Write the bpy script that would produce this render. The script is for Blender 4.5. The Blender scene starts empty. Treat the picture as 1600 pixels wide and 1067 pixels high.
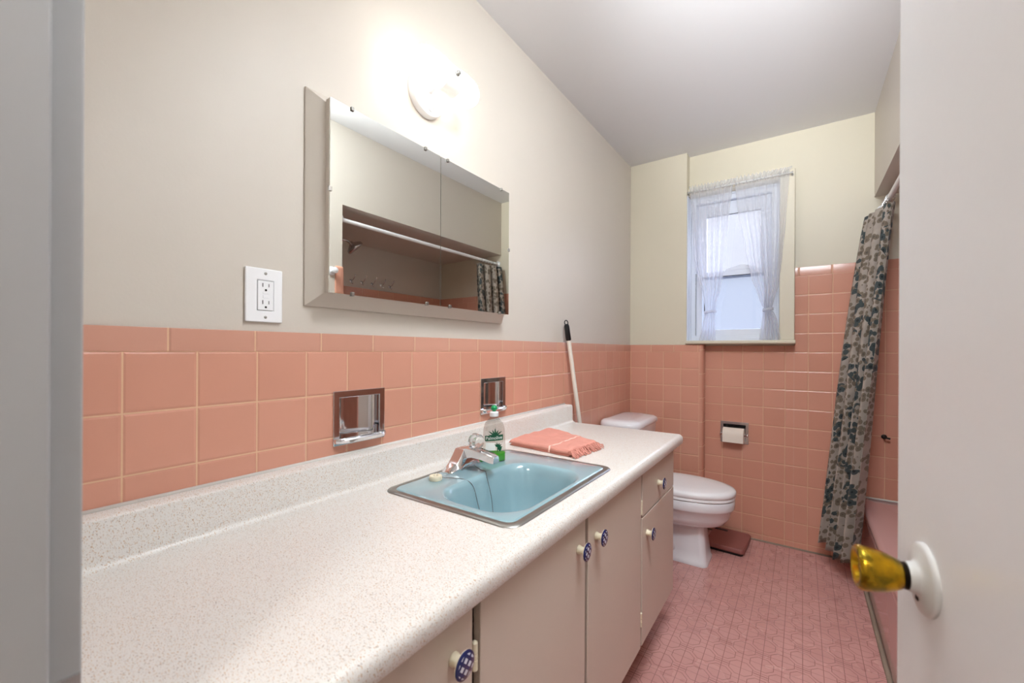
import bpy, bmesh, math, random
from mathutils import Vector, Matrix, noise
from math import sin, cos, pi, radians
random.seed(7)
scn = bpy.context.scene
COL = scn.collection

# ------------------------------------------------------------------ helpers
def lin(c):
    return tuple(((v/255)/12.92 if v/255 <= .04045 else ((v/255+.055)/1.055)**2.4) for v in c) + (1,)

class NT:
    def __init__(s, name):
        s.m = bpy.data.materials.new(name); s.m.use_nodes = True
        s.t = s.m.node_tree; s.t.nodes.clear()
        s.out = s.n('ShaderNodeOutputMaterial'); s.b = s.n('ShaderNodeBsdfPrincipled')
        s.l(s.b.outputs[0], s.out.inputs[0])
    def n(s, typ, **k):
        x = s.t.nodes.new(typ)
        for a, b in k.items(): setattr(x, a, b)
        return x
    def l(s, a, b): s.t.links.new(a, b)
    def math(s, op, a, b=None, c=None, clamp=False):
        x = s.n('ShaderNodeMath', operation=op); x.use_clamp = clamp
        for i, v in enumerate((a, b, c)):
            if v is None: continue
            if isinstance(v, (int, float)): x.inputs[i].default_value = v
            else: s.l(v, x.inputs[i])
        return x.outputs[0]
    def mix(s, f, a, b):
        x = s.n('ShaderNodeMix', data_type='RGBA')
        for i, v in ((0, f), (6, a), (7, b)):
            if isinstance(v, (int, float)): x.inputs[i].default_value = v
            elif isinstance(v, tuple): x.inputs[i].default_value = v
            else: s.l(v, x.inputs[i])
        return x.outputs[2]
    def pos(s):
        g = s.n('ShaderNodeNewGeometry'); x = s.n('ShaderNodeSeparateXYZ'); s.l(g.outputs['Position'], x.inputs[0])
        return g.outputs['Position'], x.outputs
    def noise(s, vec, scale, detail=2, rough=.5):
        x = s.n('ShaderNodeTexNoise'); x.inputs['Scale'].default_value = scale; x.inputs['Detail'].default_value = detail
        x.inputs['Roughness'].default_value = rough
        if vec is not None: s.l(vec, x.inputs['Vector'])
        return x.outputs['Fac']
    def ramp(s, f, stops, interp='LINEAR'):
        x = s.n('ShaderNodeValToRGB'); x.color_ramp.interpolation = interp
        e = x.color_ramp.elements
        while len(e) < len(stops): e.new(.5)
        for q, (p, c) in zip(e, stops): q.position = p; q.color = c
        s.l(f, x.inputs[0]); return x.outputs[0]
    def bump(s, h, dist, strength=1):
        x = s.n('ShaderNodeBump'); x.inputs['Distance'].default_value = dist; x.inputs['Strength'].default_value = strength
        s.l(h, x.inputs['Height']); s.l(x.outputs[0], s.b.inputs['Normal'])
    def set(s, color=None, rough=.5, metal=0, coat=0, spec=.5, trans=0, ior=1.45, sss=0):
        b = s.b.inputs
        if color is not None:
            if isinstance(color, tuple): b['Base Color'].default_value = color
            else: s.l(color, b['Base Color'])
        b['Roughness'].default_value = rough; b['Metallic'].default_value = metal
        b['Coat Weight'].default_value = coat; b['Coat Roughness'].default_value = .05
        b['Specular IOR Level'].default_value = spec; b['Transmission Weight'].default_value = trans; b['IOR'].default_value = ior
        return s

def simple(name, rgb, rough=.5, metal=0, coat=0, spec=.5, nscale=0, nstr=0, ndist=.001, vary=0):
    t = NT(name); p, _ = t.pos(); c = lin(rgb)
    if vary:
        f = t.noise(p, 6, 3); d = tuple(v*(1-vary) for v in c[:3])+(1,)
        t.set(t.mix(f, c, d), rough, metal, coat, spec)
    else: t.set(c, rough, metal, coat, spec)
    if nscale: t.bump(t.noise(p, nscale, 3), ndist, nstr)
    return t.m

M = {}
M['paint'] = simple('cream_wall_paint', (214, 205, 194), .42, nscale=160, nstr=.25, ndist=.0006, vary=.03)
M['paint_yellow'] = simple('warm_cream_wall_paint', (220, 211, 190), .45, nscale=160, nstr=.25, ndist=.0006, vary=.03)
M['ceiling'] = simple('white_ceiling_paint', (228, 228, 230), .55, nscale=120, nstr=.2, ndist=.0006)
M['trimwhite'] = simple('white_gloss_paint', (214, 214, 212), .3, nscale=40, nstr=.15, ndist=.001, vary=.04)
M['doorpaint'] = simple('white_door_paint', (238, 238, 240), .38, nscale=90, nstr=.25, ndist=.0008, vary=.02)
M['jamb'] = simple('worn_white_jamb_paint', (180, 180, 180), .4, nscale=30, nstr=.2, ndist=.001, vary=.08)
M['cabinet'] = simple('beige_cabinet_paint', (218, 203, 189), .38, nscale=60, nstr=.15, ndist=.0006, vary=.05)
M['cabinet_dark'] = simple('shadow_gap_paint', (112, 97, 78), .5)  # face frame coloured dark so the gaps round the doors read as shadow
M['plinth'] = simple('brown_plinth_board', (140, 96, 72), .55, vary=.2)
M['chrome'] = simple('chrome', (225, 225, 228), .07, 1)
M['chrome_rough'] = simple('worn_chrome', (200, 198, 198), .2, 1)
M['steel'] = simple('brushed_steel', (160, 157, 152), .36, 1, nscale=300, nstr=.1, ndist=.0003)
M['darkmetal'] = simple('dark_metal', (60, 55, 52), .35, .8)
M['white'] = simple('white_plastic', (248, 248, 250), .25, coat=.2)
M['porcelain'] = simple('white_porcelain', (238, 238, 242), .08, coat=.6)
M['black'] = simple('black_plastic', (20, 20, 22), .35)
M['slot'] = simple('dark_slot', (12, 12, 12), .6)
M['bluesink'] = simple('blue_enamel', (144, 175, 184), .12, coat=.5)
M['pinktub'] = simple('pink_enamel', (214, 168, 164), .15, coat=.4)
M['pinkvinyl'] = simple('dusty_pink_vinyl', (150, 92, 86), .45, nscale=400, nstr=.4, ndist=.0006)
M['cream'] = simple('cream_rubber', (232, 222, 196), .45)
M['paper'] = simple('tissue_paper', (240, 228, 214), .9, nscale=250, nstr=.4, ndist=.0006)
M['caulk'] = simple('grimy_caulk', (168, 150, 132), .7, nscale=120, nstr=.8, ndist=.002, vary=.4)
M['caulkwhite'] = simple('white_caulk', (226, 222, 216), .4)
M['pole'] = simple('cream_pole', (232, 224, 212), .35)
M['green'] = simple('green_cap_plastic', (20, 150, 90), .3)
M['upvc'] = simple('white_window_plastic', (226, 230, 240), .25)
M['cloth_towel'] = simple('coral_terry', (240, 166, 150), .95, nscale=900, nstr=.8, ndist=.002, vary=.15)
M['cloth_stripe'] = simple('pale_stripe_cloth', (250, 205, 190), .9)
M['hallwall'] = simple('hall_wall_paint', (210, 206, 200), .6)
M['hallfloor'] = simple('hall_floor_wood', (150, 120, 92), .45, vary=.3)
M['mirror'] = simple('mirror_silver', (226, 228, 224), .008, 1)
M['bead'] = simple('steel_bead_chain', (120, 118, 115), .3, 1)

def brass():
    t = NT('worn_brass'); p, _ = t.pos(); f = t.noise(p, 45, 4)
    c = t.ramp(f, [(.35, lin((226, 176, 40))), (.62, lin((132, 110, 34)))])
    t.set(c, .2, 1); t.l(t.math('MULTIPLY_ADD', f, .35, .08), t.b.inputs['Roughness']); return t.m
M['brass'] = brass()

def glass(name, tint, rough=0., fr=.06):
    t = NT(name); t.t.nodes.remove(t.b)
    a = t.n('ShaderNodeBsdfTransparent'); a.inputs[0].default_value = tint
    g = t.n('ShaderNodeBsdfGlossy'); g.inputs[1].default_value = .02
    mx = t.n('ShaderNodeMixShader'); mx.inputs[0].default_value = fr
    t.l(a.outputs[0], mx.inputs[1]); t.l(g.outputs[0], mx.inputs[2])
    if rough:
        tr = t.n('ShaderNodeBsdfTranslucent'); tr.inputs[0].default_value = tint
        m2 = t.n('ShaderNodeMixShader'); m2.inputs[0].default_value = rough
        t.l(mx.outputs[0], m2.inputs[1]); t.l(tr.outputs[0], m2.inputs[2]); t.l(m2.outputs[0], t.out.inputs[0])
    else: t.l(mx.outputs[0], t.out.inputs[0])
    return t.m
M['glass'] = glass('window_glass', (.97, .98, 1, 1))
M['frosted'] = glass('frosted_window_glass', (.80, .84, .90, 1), .04)
M['clearplastic'] = glass('clear_plastic', (.86, .84, .82, 1), 0, .1)

def acrylic():
    t = NT('clear_acrylic'); t.set((.88, .88, .86, 1), .05, trans=.8, ior=1.46); return t.m
M['acrylic'] = acrylic()
def liquid():
    t = NT('green_soap_liquid'); t.set(lin((90, 215, 40)), .1, trans=.25, ior=1.2); return t.m
M['liquid'] = liquid()

def sheer():
    t = NT('sheer_voile'); p, s = t.pos(); t.t.nodes.remove(t.b)
    d = t.n('ShaderNodeBsdfDiffuse'); d.inputs[0].default_value = lin((240, 240, 244))
    tl = t.n('ShaderNodeBsdfTranslucent'); tl.inputs[0].default_value = lin((240, 242, 250))
    tr = t.n('ShaderNodeBsdfTransparent')
    m1 = t.n('ShaderNodeMixShader'); m1.inputs[0].default_value = .45
    t.l(d.outputs[0], m1.inputs[1]); t.l(tl.outputs[0], m1.inputs[2])
    lw = t.n('ShaderNodeLayerWeight'); lw.inputs[0].default_value = .5
    f = t.math('MULTIPLY_ADD', lw.outputs['Facing'], .35, .40, True)
    m2 = t.n('ShaderNodeMixShader'); t.l(f, m2.inputs[0])
    t.l(tr.outputs[0], m2.inputs[1]); t.l(m1.outputs[0], m2.inputs[2]); t.l(m2.outputs[0], t.out.inputs[0]); return t.m
M['sheer'] = sheer()

def emis(name, col, st):
    t = NT(name); t.set(lin((250, 250, 245)), .3)
    t.b.inputs['Emission Color'].default_value = col; t.b.inputs['Emission Strength'].default_value = st; return t.m
M['lampglass'] = emis('lit_lamp_glass', (1, .965, .90, 1), 2.6)
M['hallfill'] = emis('hall_fill_glass', (1, .94, .88, 1), 22)  # glow of the added hallway fill lamp
M['lampmid'] = emis('opal_glass_between_bulbs', (1, .96, .88, 1), .12)

T = .1095; Z0 = 1.133
PINK = (220, 160, 138)
def tile(name, ax, u0, v0, tu=T, tv=T, rgb=PINK, grout=(226, 186, 150), gw=.0022, rows=True):
    """glazed square tiles: ax picks the horizontal world axis, v is world z"""
    t = NT(name); p, s = t.pos(); u = s[ax]; v = s[2]
    def edge(c, o, w):
        q = t.math('DIVIDE', t.math('SUBTRACT', c, o), w)
        fr = t.math('FRACT', q)
        d = t.math('MULTIPLY', t.math('MINIMUM', fr, t.math('SUBTRACT', 1, fr)), w)
        return d, t.math('FLOOR', q)
    du, iu = edge(u, u0, tu)
    if rows:
        dv, iv = edge(v, v0, tv); d = t.math('MINIMUM', du, dv)
    else: d = du; iv = iu
    mr = t.n('ShaderNodeMapRange', interpolation_type='SMOOTHSTEP'); t.l(d, mr.inputs[0])
    mr.inputs[1].default_value = gw*.35; mr.inputs[2].default_value = gw*.75
    cx = t.n('ShaderNodeCombineXYZ'); t.l(iu, cx.inputs[0]); t.l(iv, cx.inputs[1])
    wn = t.n('ShaderNodeTexWhiteNoise', noise_dimensions='2D'); t.l(cx.outputs[0], wn.inputs[0])
    c = lin(rgb); c2 = tuple(a*b for a, b in zip(c[:3], (.93, .9, .88)))+(1,)
    body = t.mix(wn.outputs[0], c, c2)
    body = t.mix(t.math('MULTIPLY', t.noise(p, 9, 3), .3), body, tuple(v_*.88 for v_ in c[:3])+(1,))
    t.set(t.mix(mr.outputs[0], lin(grout), body), .16, spec=.45)
    t.l(t.math('MULTIPLY_ADD', mr.outputs[0], -.55, .7), t.b.inputs['Roughness'])
    m2 = t.n('ShaderNodeMapRange', interpolation_type='SMOOTHERSTEP'); t.l(d, m2.inputs[0])
    m2.inputs[1].default_value = gw*.3; m2.inputs[2].default_value = .006
    h = t.math('ADD', m2.outputs[0], t.math('MULTIPLY', t.noise(p, 14, 1), .5))
    t.bump(h, .0013, .8); return t.m
M['tile_left'] = tile('pink_tile_left', 1, .2078, Z0)
M['cap_left'] = tile('pink_cap_left', 1, .2723-.0012, Z0, tu=.1510, rows=False, rgb=(214, 160, 140))
M['tile_pil'] = tile('pink_tile_pilaster', 0, .1125-.1095, Z0)
M['cap_pil'] = tile('pink_cap_pilaster', 0, .1414, Z0, tu=.1463, rows=False)
M['tile_back'] = tile('pink_tile_back', 0, .5639, Z0)
M['cap_back'] = tile('pink_cap_back', 0, .956, Z0, tu=.152, rows=False)
M['tile_alc'] = tile('pink_tile_alcove', 1, 1.42, Z0)
M['cap_alc'] = tile('pink_cap_alcove', 1, 1.42, Z0, tu=.152, rows=False)
M['tile_end'] = tile('pink_tile_end', 0, 1.35, Z0)
M['tile_edge'] = tile('pink_bullnose', 2, 0, .06, tu=.1524, rows=False)
def bullv(name, ax):
    return tile(name, 2, .08, 0, tu=.1524, rows=False)
M['bull'] = bullv('pink_bullnose_upright', 0)

def counter_mat():
    t = NT('speckled_laminate'); p, s = t.pos()
    base = t.mix(t.noise(p, 700, 2), lin((240, 237, 233)), lin((224, 219, 213)))
    def specks(scale, lo, hi, rgb, base, seed):
        mp = t.n('ShaderNodeMapping'); mp.inputs['Location'].default_value = (seed, seed*2, seed*3)
        mp.inputs['Scale'].default_value = (1, 1.9, 1); mp.inputs['Rotation'].default_value = (0, 0, seed); t.l(p, mp.inputs[0])
        f = t.noise(mp.outputs[0], scale, 1)
        mr = t.n('ShaderNodeMapRange'); t.l(f, mr.inputs[0]); mr.inputs[1].default_value = lo; mr.inputs[2].default_value = hi
        return t.mix(mr.outputs[0], base, lin(rgb))
    c = specks(330, .62, .66, (206, 176, 146), base, .7)
    c = specks(420, .66, .70, (160, 140, 128), c, 1.9)
    t.set(c, .3); return t.m
M['counter'] = counter_mat()

def floor_mat():
    t = NT('pink_mosaic_floor'); p, s = t.pos(); P = .061
    def cell(c, o):
        q = t.math('DIVIDE', t.math('SUBTRACT', c, o), P); fl = t.math('FLOOR', q)
        return t.math('SUBTRACT', q, fl), fl
    def band(x, at, w):      # 1 on a line of half width w
        d = t.math('ABSOLUTE', t.math('SUBTRACT', x, at))
        return t.math('LESS_THAN', d, w)
    W = .014
    u, iu = cell(s[0], .857); v, iv = cell(s[1], .42)
    lu = t.math('MAXIMUM', t.math('LESS_THAN', u, W*1.3), t.math('GREATER_THAN', u, 1-W*1.3))
    def per(c, o, n):      # distance, in cells, from the nearest centre of a row spaced n cells
        q = t.math('DIVIDE', t.math('SUBTRACT', c, o), P*n); fr = t.math('SUBTRACT', q, t.math('FLOOR', q))
        return t.math('MULTIPLY', t.math('ABSOLUTE', t.math('SUBTRACT', fr, .5)), n)
    def octa(ox, oy, rad, w):
        a = per(s[0], .857+P*ox, 2); b = per(s[1], .42+P*oy, 2)
        o = t.math('MAXIMUM', t.math('MAXIMUM', a, b), t.math('MULTIPLY', t.math('ADD', a, b), .70))
        return a, b, band(o, rad, w)
    a, b, l1 = octa(0, 0, .60, .018)
    a2, b2, l4 = octa(1, 1, .60, .018)
    a3, b3, l5 = octa(1, 0, .0, .0)
    inb = t.math('MULTIPLY', t.math('LESS_THAN', a3, .36), t.math('LESS_THAN', b3, .30))
    st = t.math('FRACT', t.math('MULTIPLY', b3, 6.2)); l2 = t.math('MULTIPLY', inb, t.math('LESS_THAN', st, .2))
    l3 = t.math('MULTIPLY', t.math('LESS_THAN', v, W*2), .8)
    ln = t.math('MAXIMUM', t.math('MAXIMUM', t.math('MAXIMUM', l1, l4), l2), t.math('MAXIMUM', lu, l3))
    n = t.noise(p, 5, 3)
    body = t.mix(n, lin((222, 172, 166)), lin((206, 148, 140)))
    c = t.mix(t.math('MULTIPLY', ln, .6), body, lin((138, 84, 78)))
    t.set(c, .28)
    t.l(t.math('MULTIPLY_ADD', n, .2, .17), t.b.inputs['Roughness'])
    t.bump(t.math('ADD', t.math('SUBTRACT', 1, ln), t.math('MULTIPLY', t.noise(p, 60, 2), .3)), .0009, .8); return t.m
M['floor'] = floor_mat()

def floral():
    t = NT('floral_curtain_cloth'); uv = t.n('ShaderNodeUVMap'); v = uv.outputs[0]
    big = t.noise(v, 4.5, 1, .5)
    mp = t.n('ShaderNodeMapping'); mp.inputs['Location'].default_value = (3.3, 1.7, 0); t.l(v, mp.inputs[0])
    big2 = t.noise(mp.outputs[0], 4.2, 2, .6)
    wob = t.noise(v, 40, 2)
    def leaves(scale, r, dens, f):
        vo = t.n('ShaderNodeTexVoronoi', feature='F1'); vo.inputs['Scale'].default_value = scale
        vo.inputs['Randomness'].default_value = .75; t.l(v, vo.inputs['Vector'])
        d = t.math('ADD', vo.outputs['Distance'], t.math('MULTIPLY_ADD', wob, .25, -.12))
        inn = t.math('LESS_THAN', d, r); sh = t.math('LESS_THAN', d, r*.45)
        return t.math('MULTIPLY', inn, t.math('GREATER_THAN', f, dens)), sh
    base = t.mix(t.noise(v, 16, 3), lin((190, 176, 164)), lin((140, 130, 120)))
    a, ash = leaves(36, .50, .30, big2)
    c = t.mix(t.math('MULTIPLY', a, .9), base, t.mix(ash, lin((112, 98, 82)), lin((84, 74, 62))))
    b, bsh = leaves(32, .56, .525, big)
    c = t.mix(b, c, t.mix(bsh, lin((66, 74, 74)), lin((38, 45, 47))))
    t.set(c, .75); t.b.inputs['Sheen Weight'].default_value = .1
    t.bump(t.noise(v, 250, 2), .001, .3); return t.m
M['floral'] = floral()

def knobface():
    t = NT('blue_check_enamel'); tc = t.n('ShaderNodeTexCoord'); x = t.n('ShaderNodeSeparateXYZ'); t.l(tc.outputs['Object'], x.inputs[0])
    a = t.math('ADD', x.outputs[1], x.outputs[2]); b = t.math('SUBTRACT', x.outputs[1], x.outputs[2])
    def s_(v): return t.math('LESS_THAN', t.math('FRACT', t.math('ADD', t.math('DIVIDE', v, .0165), 10.27)), .42)
    m = t.math('MAXIMUM', s_(a), s_(b))
    r = t.math('SQRT', t.math('ADD', t.math('POWER', x.outputs[1], 2), t.math('POWER', x.outputs[2], 2)))
    m = t.math('MAXIMUM', m, t.math('GREATER_THAN', r, .0172))
    t.set(t.mix(m, lin((225, 228, 240)), lin((30, 38, 92))), .2, coat=.4); return t.m
M['knobface'] = knobface()

# ------------------------------------------------------------------ mesh helpers
def obj(name, bm, mats, parent=None, smooth=None, loc=None, rot=None, bevel=0, seg=2):
    me = bpy.data.meshes.new(name)
    bmesh.ops.recalc_face_normals(bm, faces=bm.faces[:]) if smooth != 'keep' else None
    bm.to_mesh(me); bm.free()
    o = bpy.data.objects.new(name, me); COL.objects.link(o)
    for m in (mats if isinstance(mats, (list, tuple)) else [mats]): me.materials.append(M[m] if isinstance(m, str) else m)
    if parent is not None: o.parent = parent
    if loc is not None: o.location = loc
    if rot is not None: o.rotation_euler = rot
    if smooth:
        for p in me.polygons: p.use_smooth = True
        if smooth not in (True, 'keep'): me.set_sharp_from_angle(angle=radians(smooth))
    if bevel:
        b = o.modifiers.new('bevel', 'BEVEL'); b.width = bevel; b.segments = seg; b.limit_method = 'ANGLE'; b.angle_limit = radians(40)
        for p in me.polygons: p.use_smooth = True
        b.harden_normals = True
    return o
def empty(name, loc=(0, 0, 0), parent=None):
    o = bpy.data.objects.new(name, None); COL.objects.link(o); o.location = loc; o.empty_display_size = .05
    if parent is not None: o.parent = parent
    return o
def tag(o, label=None, cat=None, group=None, kind=None):
    if label: o['label'] = label
    if cat: o['category'] = cat
    if group: o['group'] = group
    if kind: o['kind'] = kind
    return o
def box(bm, a, b, mi=0):
    x0, y0, z0 = a; x1, y1, z1 = b
    v = [bm.verts.new(p) for p in ((x0,y0,z0),(x1,y0,z0),(x1,y1,z0),(x0,y1,z0),(x0,y0,z1),(x1,y0,z1),(x1,y1,z1),(x0,y1,z1))]
    for f in ((0,3,2,1),(4,5,6,7),(0,1,5,4),(1,2,6,5),(2,3,7,6),(3,0,4,7)):
        q = bm.faces.new([v[i] for i in f]); q.material_index = mi
    return v
def B(*boxes):
    bm = bmesh.new()
    for a, b in boxes: box(bm, a, b)
    return bm
def loft(bm, rings, cap0=True, cap1=True, closed=True, mi=0):
    vs = [[bm.verts.new(p) for p in r] for r in rings]
    n = len(vs[0]); fs = []
    for a, b in zip(vs, vs[1:]):
        for i in range(n if closed else n-1):
            j = (i+1) % n; fs.append(bm.faces.new((a[i], a[j], b[j], b[i])))
    if cap0: fs.append(bm.faces.new(vs[0][::-1]))
    if cap1: fs.append(bm.faces.new(vs[-1]))
    for f in fs: f.material_index = mi
    return vs
def frame_for(d):
    d = Vector(d).normalized(); up = Vector((0, 0, 1)) if abs(d.z) < .9 else Vector((1, 0, 0))
    a = d.cross(up).normalized(); return a, d.cross(a).normalized()
def lathe(bm, o, d, prof, n=32, cap0=True, cap1=True, mi=0, sx=1, sy=1):
    """prof: (distance along d, radius)"""
    o = Vector(o); d = Vector(d).normalized(); a, b = frame_for(d)
    return loft(bm, [[o+d*t+a*(r*sx*cos(2*pi*k/n))+b*(r*sy*sin(2*pi*k/n)) for k in range(n)] for t, r in prof], cap0, cap1, mi=mi)
def tube(bm, pts, r, n=10, mi=0):
    pts = [Vector(p) for p in pts]; rings = []; pa = None
    for i, p in enumerate(pts):
        d = (pts[min(i+1, len(pts)-1)]-pts[max(i-1, 0)]).normalized()
        if pa is None: a, b = frame_for(d)
        else: a = (pa-d*pa.dot(d)).normalized(); b = d.cross(a)
        pa = a; rr = r[i] if isinstance(r, (list, tuple)) else r
        rings.append([p+a*(rr*cos(2*pi*k/n))+b*(rr*sin(2*pi*k/n)) for k in range(n)])
    return loft(bm, rings, mi=mi)
def rrect(cx, cy, hx, hy, r, z, n=8):
    pts = []
    for q, (sx, sy) in enumerate(((1, 1), (-1, 1), (-1, -1), (1, -1))):
        for k in range(n+1):
            a = (q+k/n)*pi/2
            pts.append(Vector((cx+sx*(hx-r)+r*cos(a), cy+sy*(hy-r)+r*sin(a), z)))
    return pts
def extr(bm, prof, axis, t0, t1, mi=0):
    """extrude a 2-D profile along a world axis"""
    def P(a, b, t): return {0: (t, a, b), 1: (a, t, b), 2: (a, b, t)}[axis]
    return loft(bm, [[Vector(P(a, b, t0)) for a, b in prof], [Vector(P(a, b, t1)) for a, b in prof]], mi=mi)
def slab(bm, ax, d0, d1, us, vs, holes, mi=0):
    """slab normal to world axis ax (0 or 1) between depths d0 and d1, with rectangular holes; faces shared, no overlaps"""
    def cuts(lo, hi, ex): return sorted(set([lo, hi]+[e for e in ex if lo < e < hi]))
    U = cuts(us[0], us[1], [h[0] for h in holes]+[h[1] for h in holes]); V = cuts(vs[0], vs[1], [h[2] for h in holes]+[h[3] for h in holes])
    cache = {}
    def v(u, w, d):
        k = (u, w, d)
        if k not in cache: cache[k] = bm.verts.new((d, u, w) if ax == 0 else (u, d, w))
        return cache[k]
    def solid(i, j):
        if not (0 <= i < len(U)-1 and 0 <= j < len(V)-1): return False
        cu, cv = (U[i]+U[i+1])/2, (V[j]+V[j+1])/2
        return not any(h[0] < cu < h[1] and h[2] < cv < h[3] for h in holes)
    for i in range(len(U)-1):
        for j in range(len(V)-1):
            if not solid(i, j): continue
            a, b, c, d = U[i], U[i+1], V[j], V[j+1]
            fs = [[v(a,c,d0), v(b,c,d0), v(b,d,d0), v(a,d,d0)], [v(a,c,d1), v(a,d,d1), v(b,d,d1), v(b,c,d1)]]
            if not solid(i-1, j): fs.append([v(a,c,d0), v(a,d,d0), v(a,d,d1), v(a,c,d1)])
            if not solid(i+1, j): fs.append([v(b,c,d0), v(b,c,d1), v(b,d,d1), v(b,d,d0)])
            if not solid(i, j-1): fs.append([v(a,c,d0), v(a,c,d1), v(b,c,d1), v(b,c,d0)])
            if not solid(i, j+1): fs.append([v(a,d,d0), v(b,d,d0), v(b,d,d1), v(a,d,d1)])
            for f in fs: bm.faces.new(f).material_index = mi
def capprof(z0, z1, d, s=1, o=0.):
    """bullnose section in (depth, z): from the wall at o out to o+s*d"""
    r = min(d*.95, .012); pts = [(o-s*.004, z0), (o+s*d, z0)]
    for k in range(7):
        a = k/6*pi/2; pts.append((o+s*(d-r+r*cos(a)), z1-r+r*sin(a)))
    pts.append((o-s*.004, z1)); return pts
def struct(name, bm, mats, parent=None, **k):
    o = obj(name, bm, mats, parent, **k)
    if parent is None: o['kind'] = 'structure'
    return o

# ------------------------------------------------------------------ room
CZ = 2.41; WY = 2.9066; PY = 2.8298; FY = .0777; SX = 1.285; AX = 2.0; AY = 1.39
PT = .006                                   # paint sits this far behind the tile face
DISH = [(.6185, .7485, .905, 1.0175), (1.206, 1.334, .912, 1.0185)]
TPH = (.568, .694, .583, .687)

bm = bmesh.new(); box(bm, (-.1, FY, -.06), (AX+.1, WY+.05, 0)); struct('floor', bm, 'floor')
bm = bmesh.new(); box(bm, (-.1, -.04, CZ), (AX+.1, WY+.2, CZ+.06)); struct('ceiling', bm, 'ceiling')
bm = bmesh.new(); slab(bm, 0, -PT, -.14, (-.04, WY+.2), (0, CZ), DISH); struct('wall_left', bm, 'paint')
# back wall with window opening
WX0, WX1, WZ0, WZ1 = .361, .862, 1.185, 2.135
bm = bmesh.new()
slab(bm, 1, WY+PT, WY+.2, (0-PT, AX+.1), (0, CZ), [(WX0, WX1, WZ0, WZ1), TPH])
struct('wall_back', bm, 'paint_yellow')
bm = B(((-PT+.0005, PY+PT, WZ0-.005), (WX0, WY+PT-.0005, CZ)), ((-PT+.0005, PY+PT, 0), (.455, WY+PT-.0005, WZ0-.0055)))
struct('wall_back_pilaster', bm, 'paint_yellow')
# right side: soffit over the tub, stub wall by the door, tub recess
bm = B(((SX, AY, 1.96), (AX, WY+PT-.0005, CZ))); struct('wall_soffit', bm, 'paint')
bm = B(((SX, FY+.0005, 0), (AX+.1, AY, CZ))); struct('wall_right', bm, 'paint')
bm = B(((AX, AY+.0005, 0), (AX+.1, WY+PT-.0005, CZ))); struct('wall_right_recess', bm, 'paint')
# door wall: opening x .50-1.16
DX0, DX1, DZ = .50, 1.165, 2.03
bm = B(((-PT+.0005, -.04, 0), (DX0-.018, FY, CZ)), ((DX1+.018, -.04, 0), (AX+.1, FY, CZ)), ((DX0-.018, -.04, DZ+.018), (DX1+.018, FY, CZ)))
struct('wall_front', bm, 'paint')
# hallway behind the camera
bm = B(((-.4, -1.5, -.06), (AX+.1, FY-.0005, 0))); struct('floor_hall', bm, 'hallfloor')
bm = B(((-.5, -1.6, 0), (AX+.1, -1.5, CZ)), ((-.5, -1.5, 0), (-.4, -.04, CZ)), ((AX, -1.5, 0), (AX+.1, -.0405, CZ))); struct('wall_hall', bm, 'hallwall')
bm = B(((-.5, -1.6, CZ), (AX+.1, -.0405, CZ+.06))); struct('ceiling_hall', bm, 'ceiling')
bm = bmesh.new(); lathe(bm, (.9, -.75, CZ), (0, 0, -1), [(0, .15), (.02, .15), (.02, .14), (.05, .13), (.08, .09), (.09, .0)][:-1]+[(.092, .01)], 32)
o = obj('hall_fill_light', bm, 'hallfill', smooth=40); tag(o, 'round opal fill lamp added on the unseen hallway ceiling', 'ceiling light')  # added lamp, out of view, gives fill through the doorway

# tile wainscots ------------------------------------------------------------
CT = 1.177
bm = bmesh.new(); slab(bm, 0, 0, -PT+.0005, (FY+.0005, PY), (0, Z0), DISH)
struct('trim_1', bm, 'tile_left')
bm = bmesh.new(); extr(bm, capprof(Z0, CT, .001, 1, 0), 1, FY+.0005, PY); 
for v in bm.verts: pass
struct('trim_2', bm, 'cap_left', smooth=50)
bm = B(((0, PY, 0), (.441, PY+PT-.0005, Z0))); struct('trim_3', bm, 'tile_pil')
bm = bmesh.new(); prof = capprof(Z0, CT, .0015, -1, PY); extr(bm, prof, 0, 0, .4405); struct('trim_4', bm, 'cap_pil', smooth=50)
# rounded upright corner of the pilaster, continuing round to the window wall
bm = bmesh.new(); r = .02; prof = [(.441, PY+PT-.0005), (.441, PY)]
for k in range(9):
    a = -pi/2+k/8*pi/2; prof.append((.463-r+r*cos(a), PY+r+r*sin(a)))
prof += [(.463, WY), (.4552, WY), (.4552, PY+PT-.0005)]
extr(bm, prof, 2, 0, WZ0-.006); struct('trim_5', bm, 'bull', smooth=50)
CB = 1.571
bm = bmesh.new()
slab(bm, 1, WY, WY+PT-.0005, (.4635, .935), (0, 1.172), [TPH])
slab(bm, 1, WY, WY+PT-.0005, (.9355, AX), (0, CB), [])
struct('trim_6', bm, 'tile_back')
bm = bmesh.new(); extr(bm, capprof(CB, 1.621, .0015, -1, WY), 0, .9375, AX); struct('trim_7', bm, 'cap_back', smooth=50)
bm = B(((AX-PT, AY+.001, .3), (AX-.0005, WY-.001, CB))); struct('trim_8', bm, 'tile_alc')
bm = bmesh.new(); extr(bm, capprof(CB, 1.62, .002, -1, AX-PT), 1, AY+.001, WY-.001); struct('trim_9', bm, 'cap_alc', smooth=50)
bm = B(((SX-.001, AY+.0005, .3), (AX-PT-.001, AY+PT, 1.60))); struct('trim_10', bm, 'tile_end')
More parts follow.
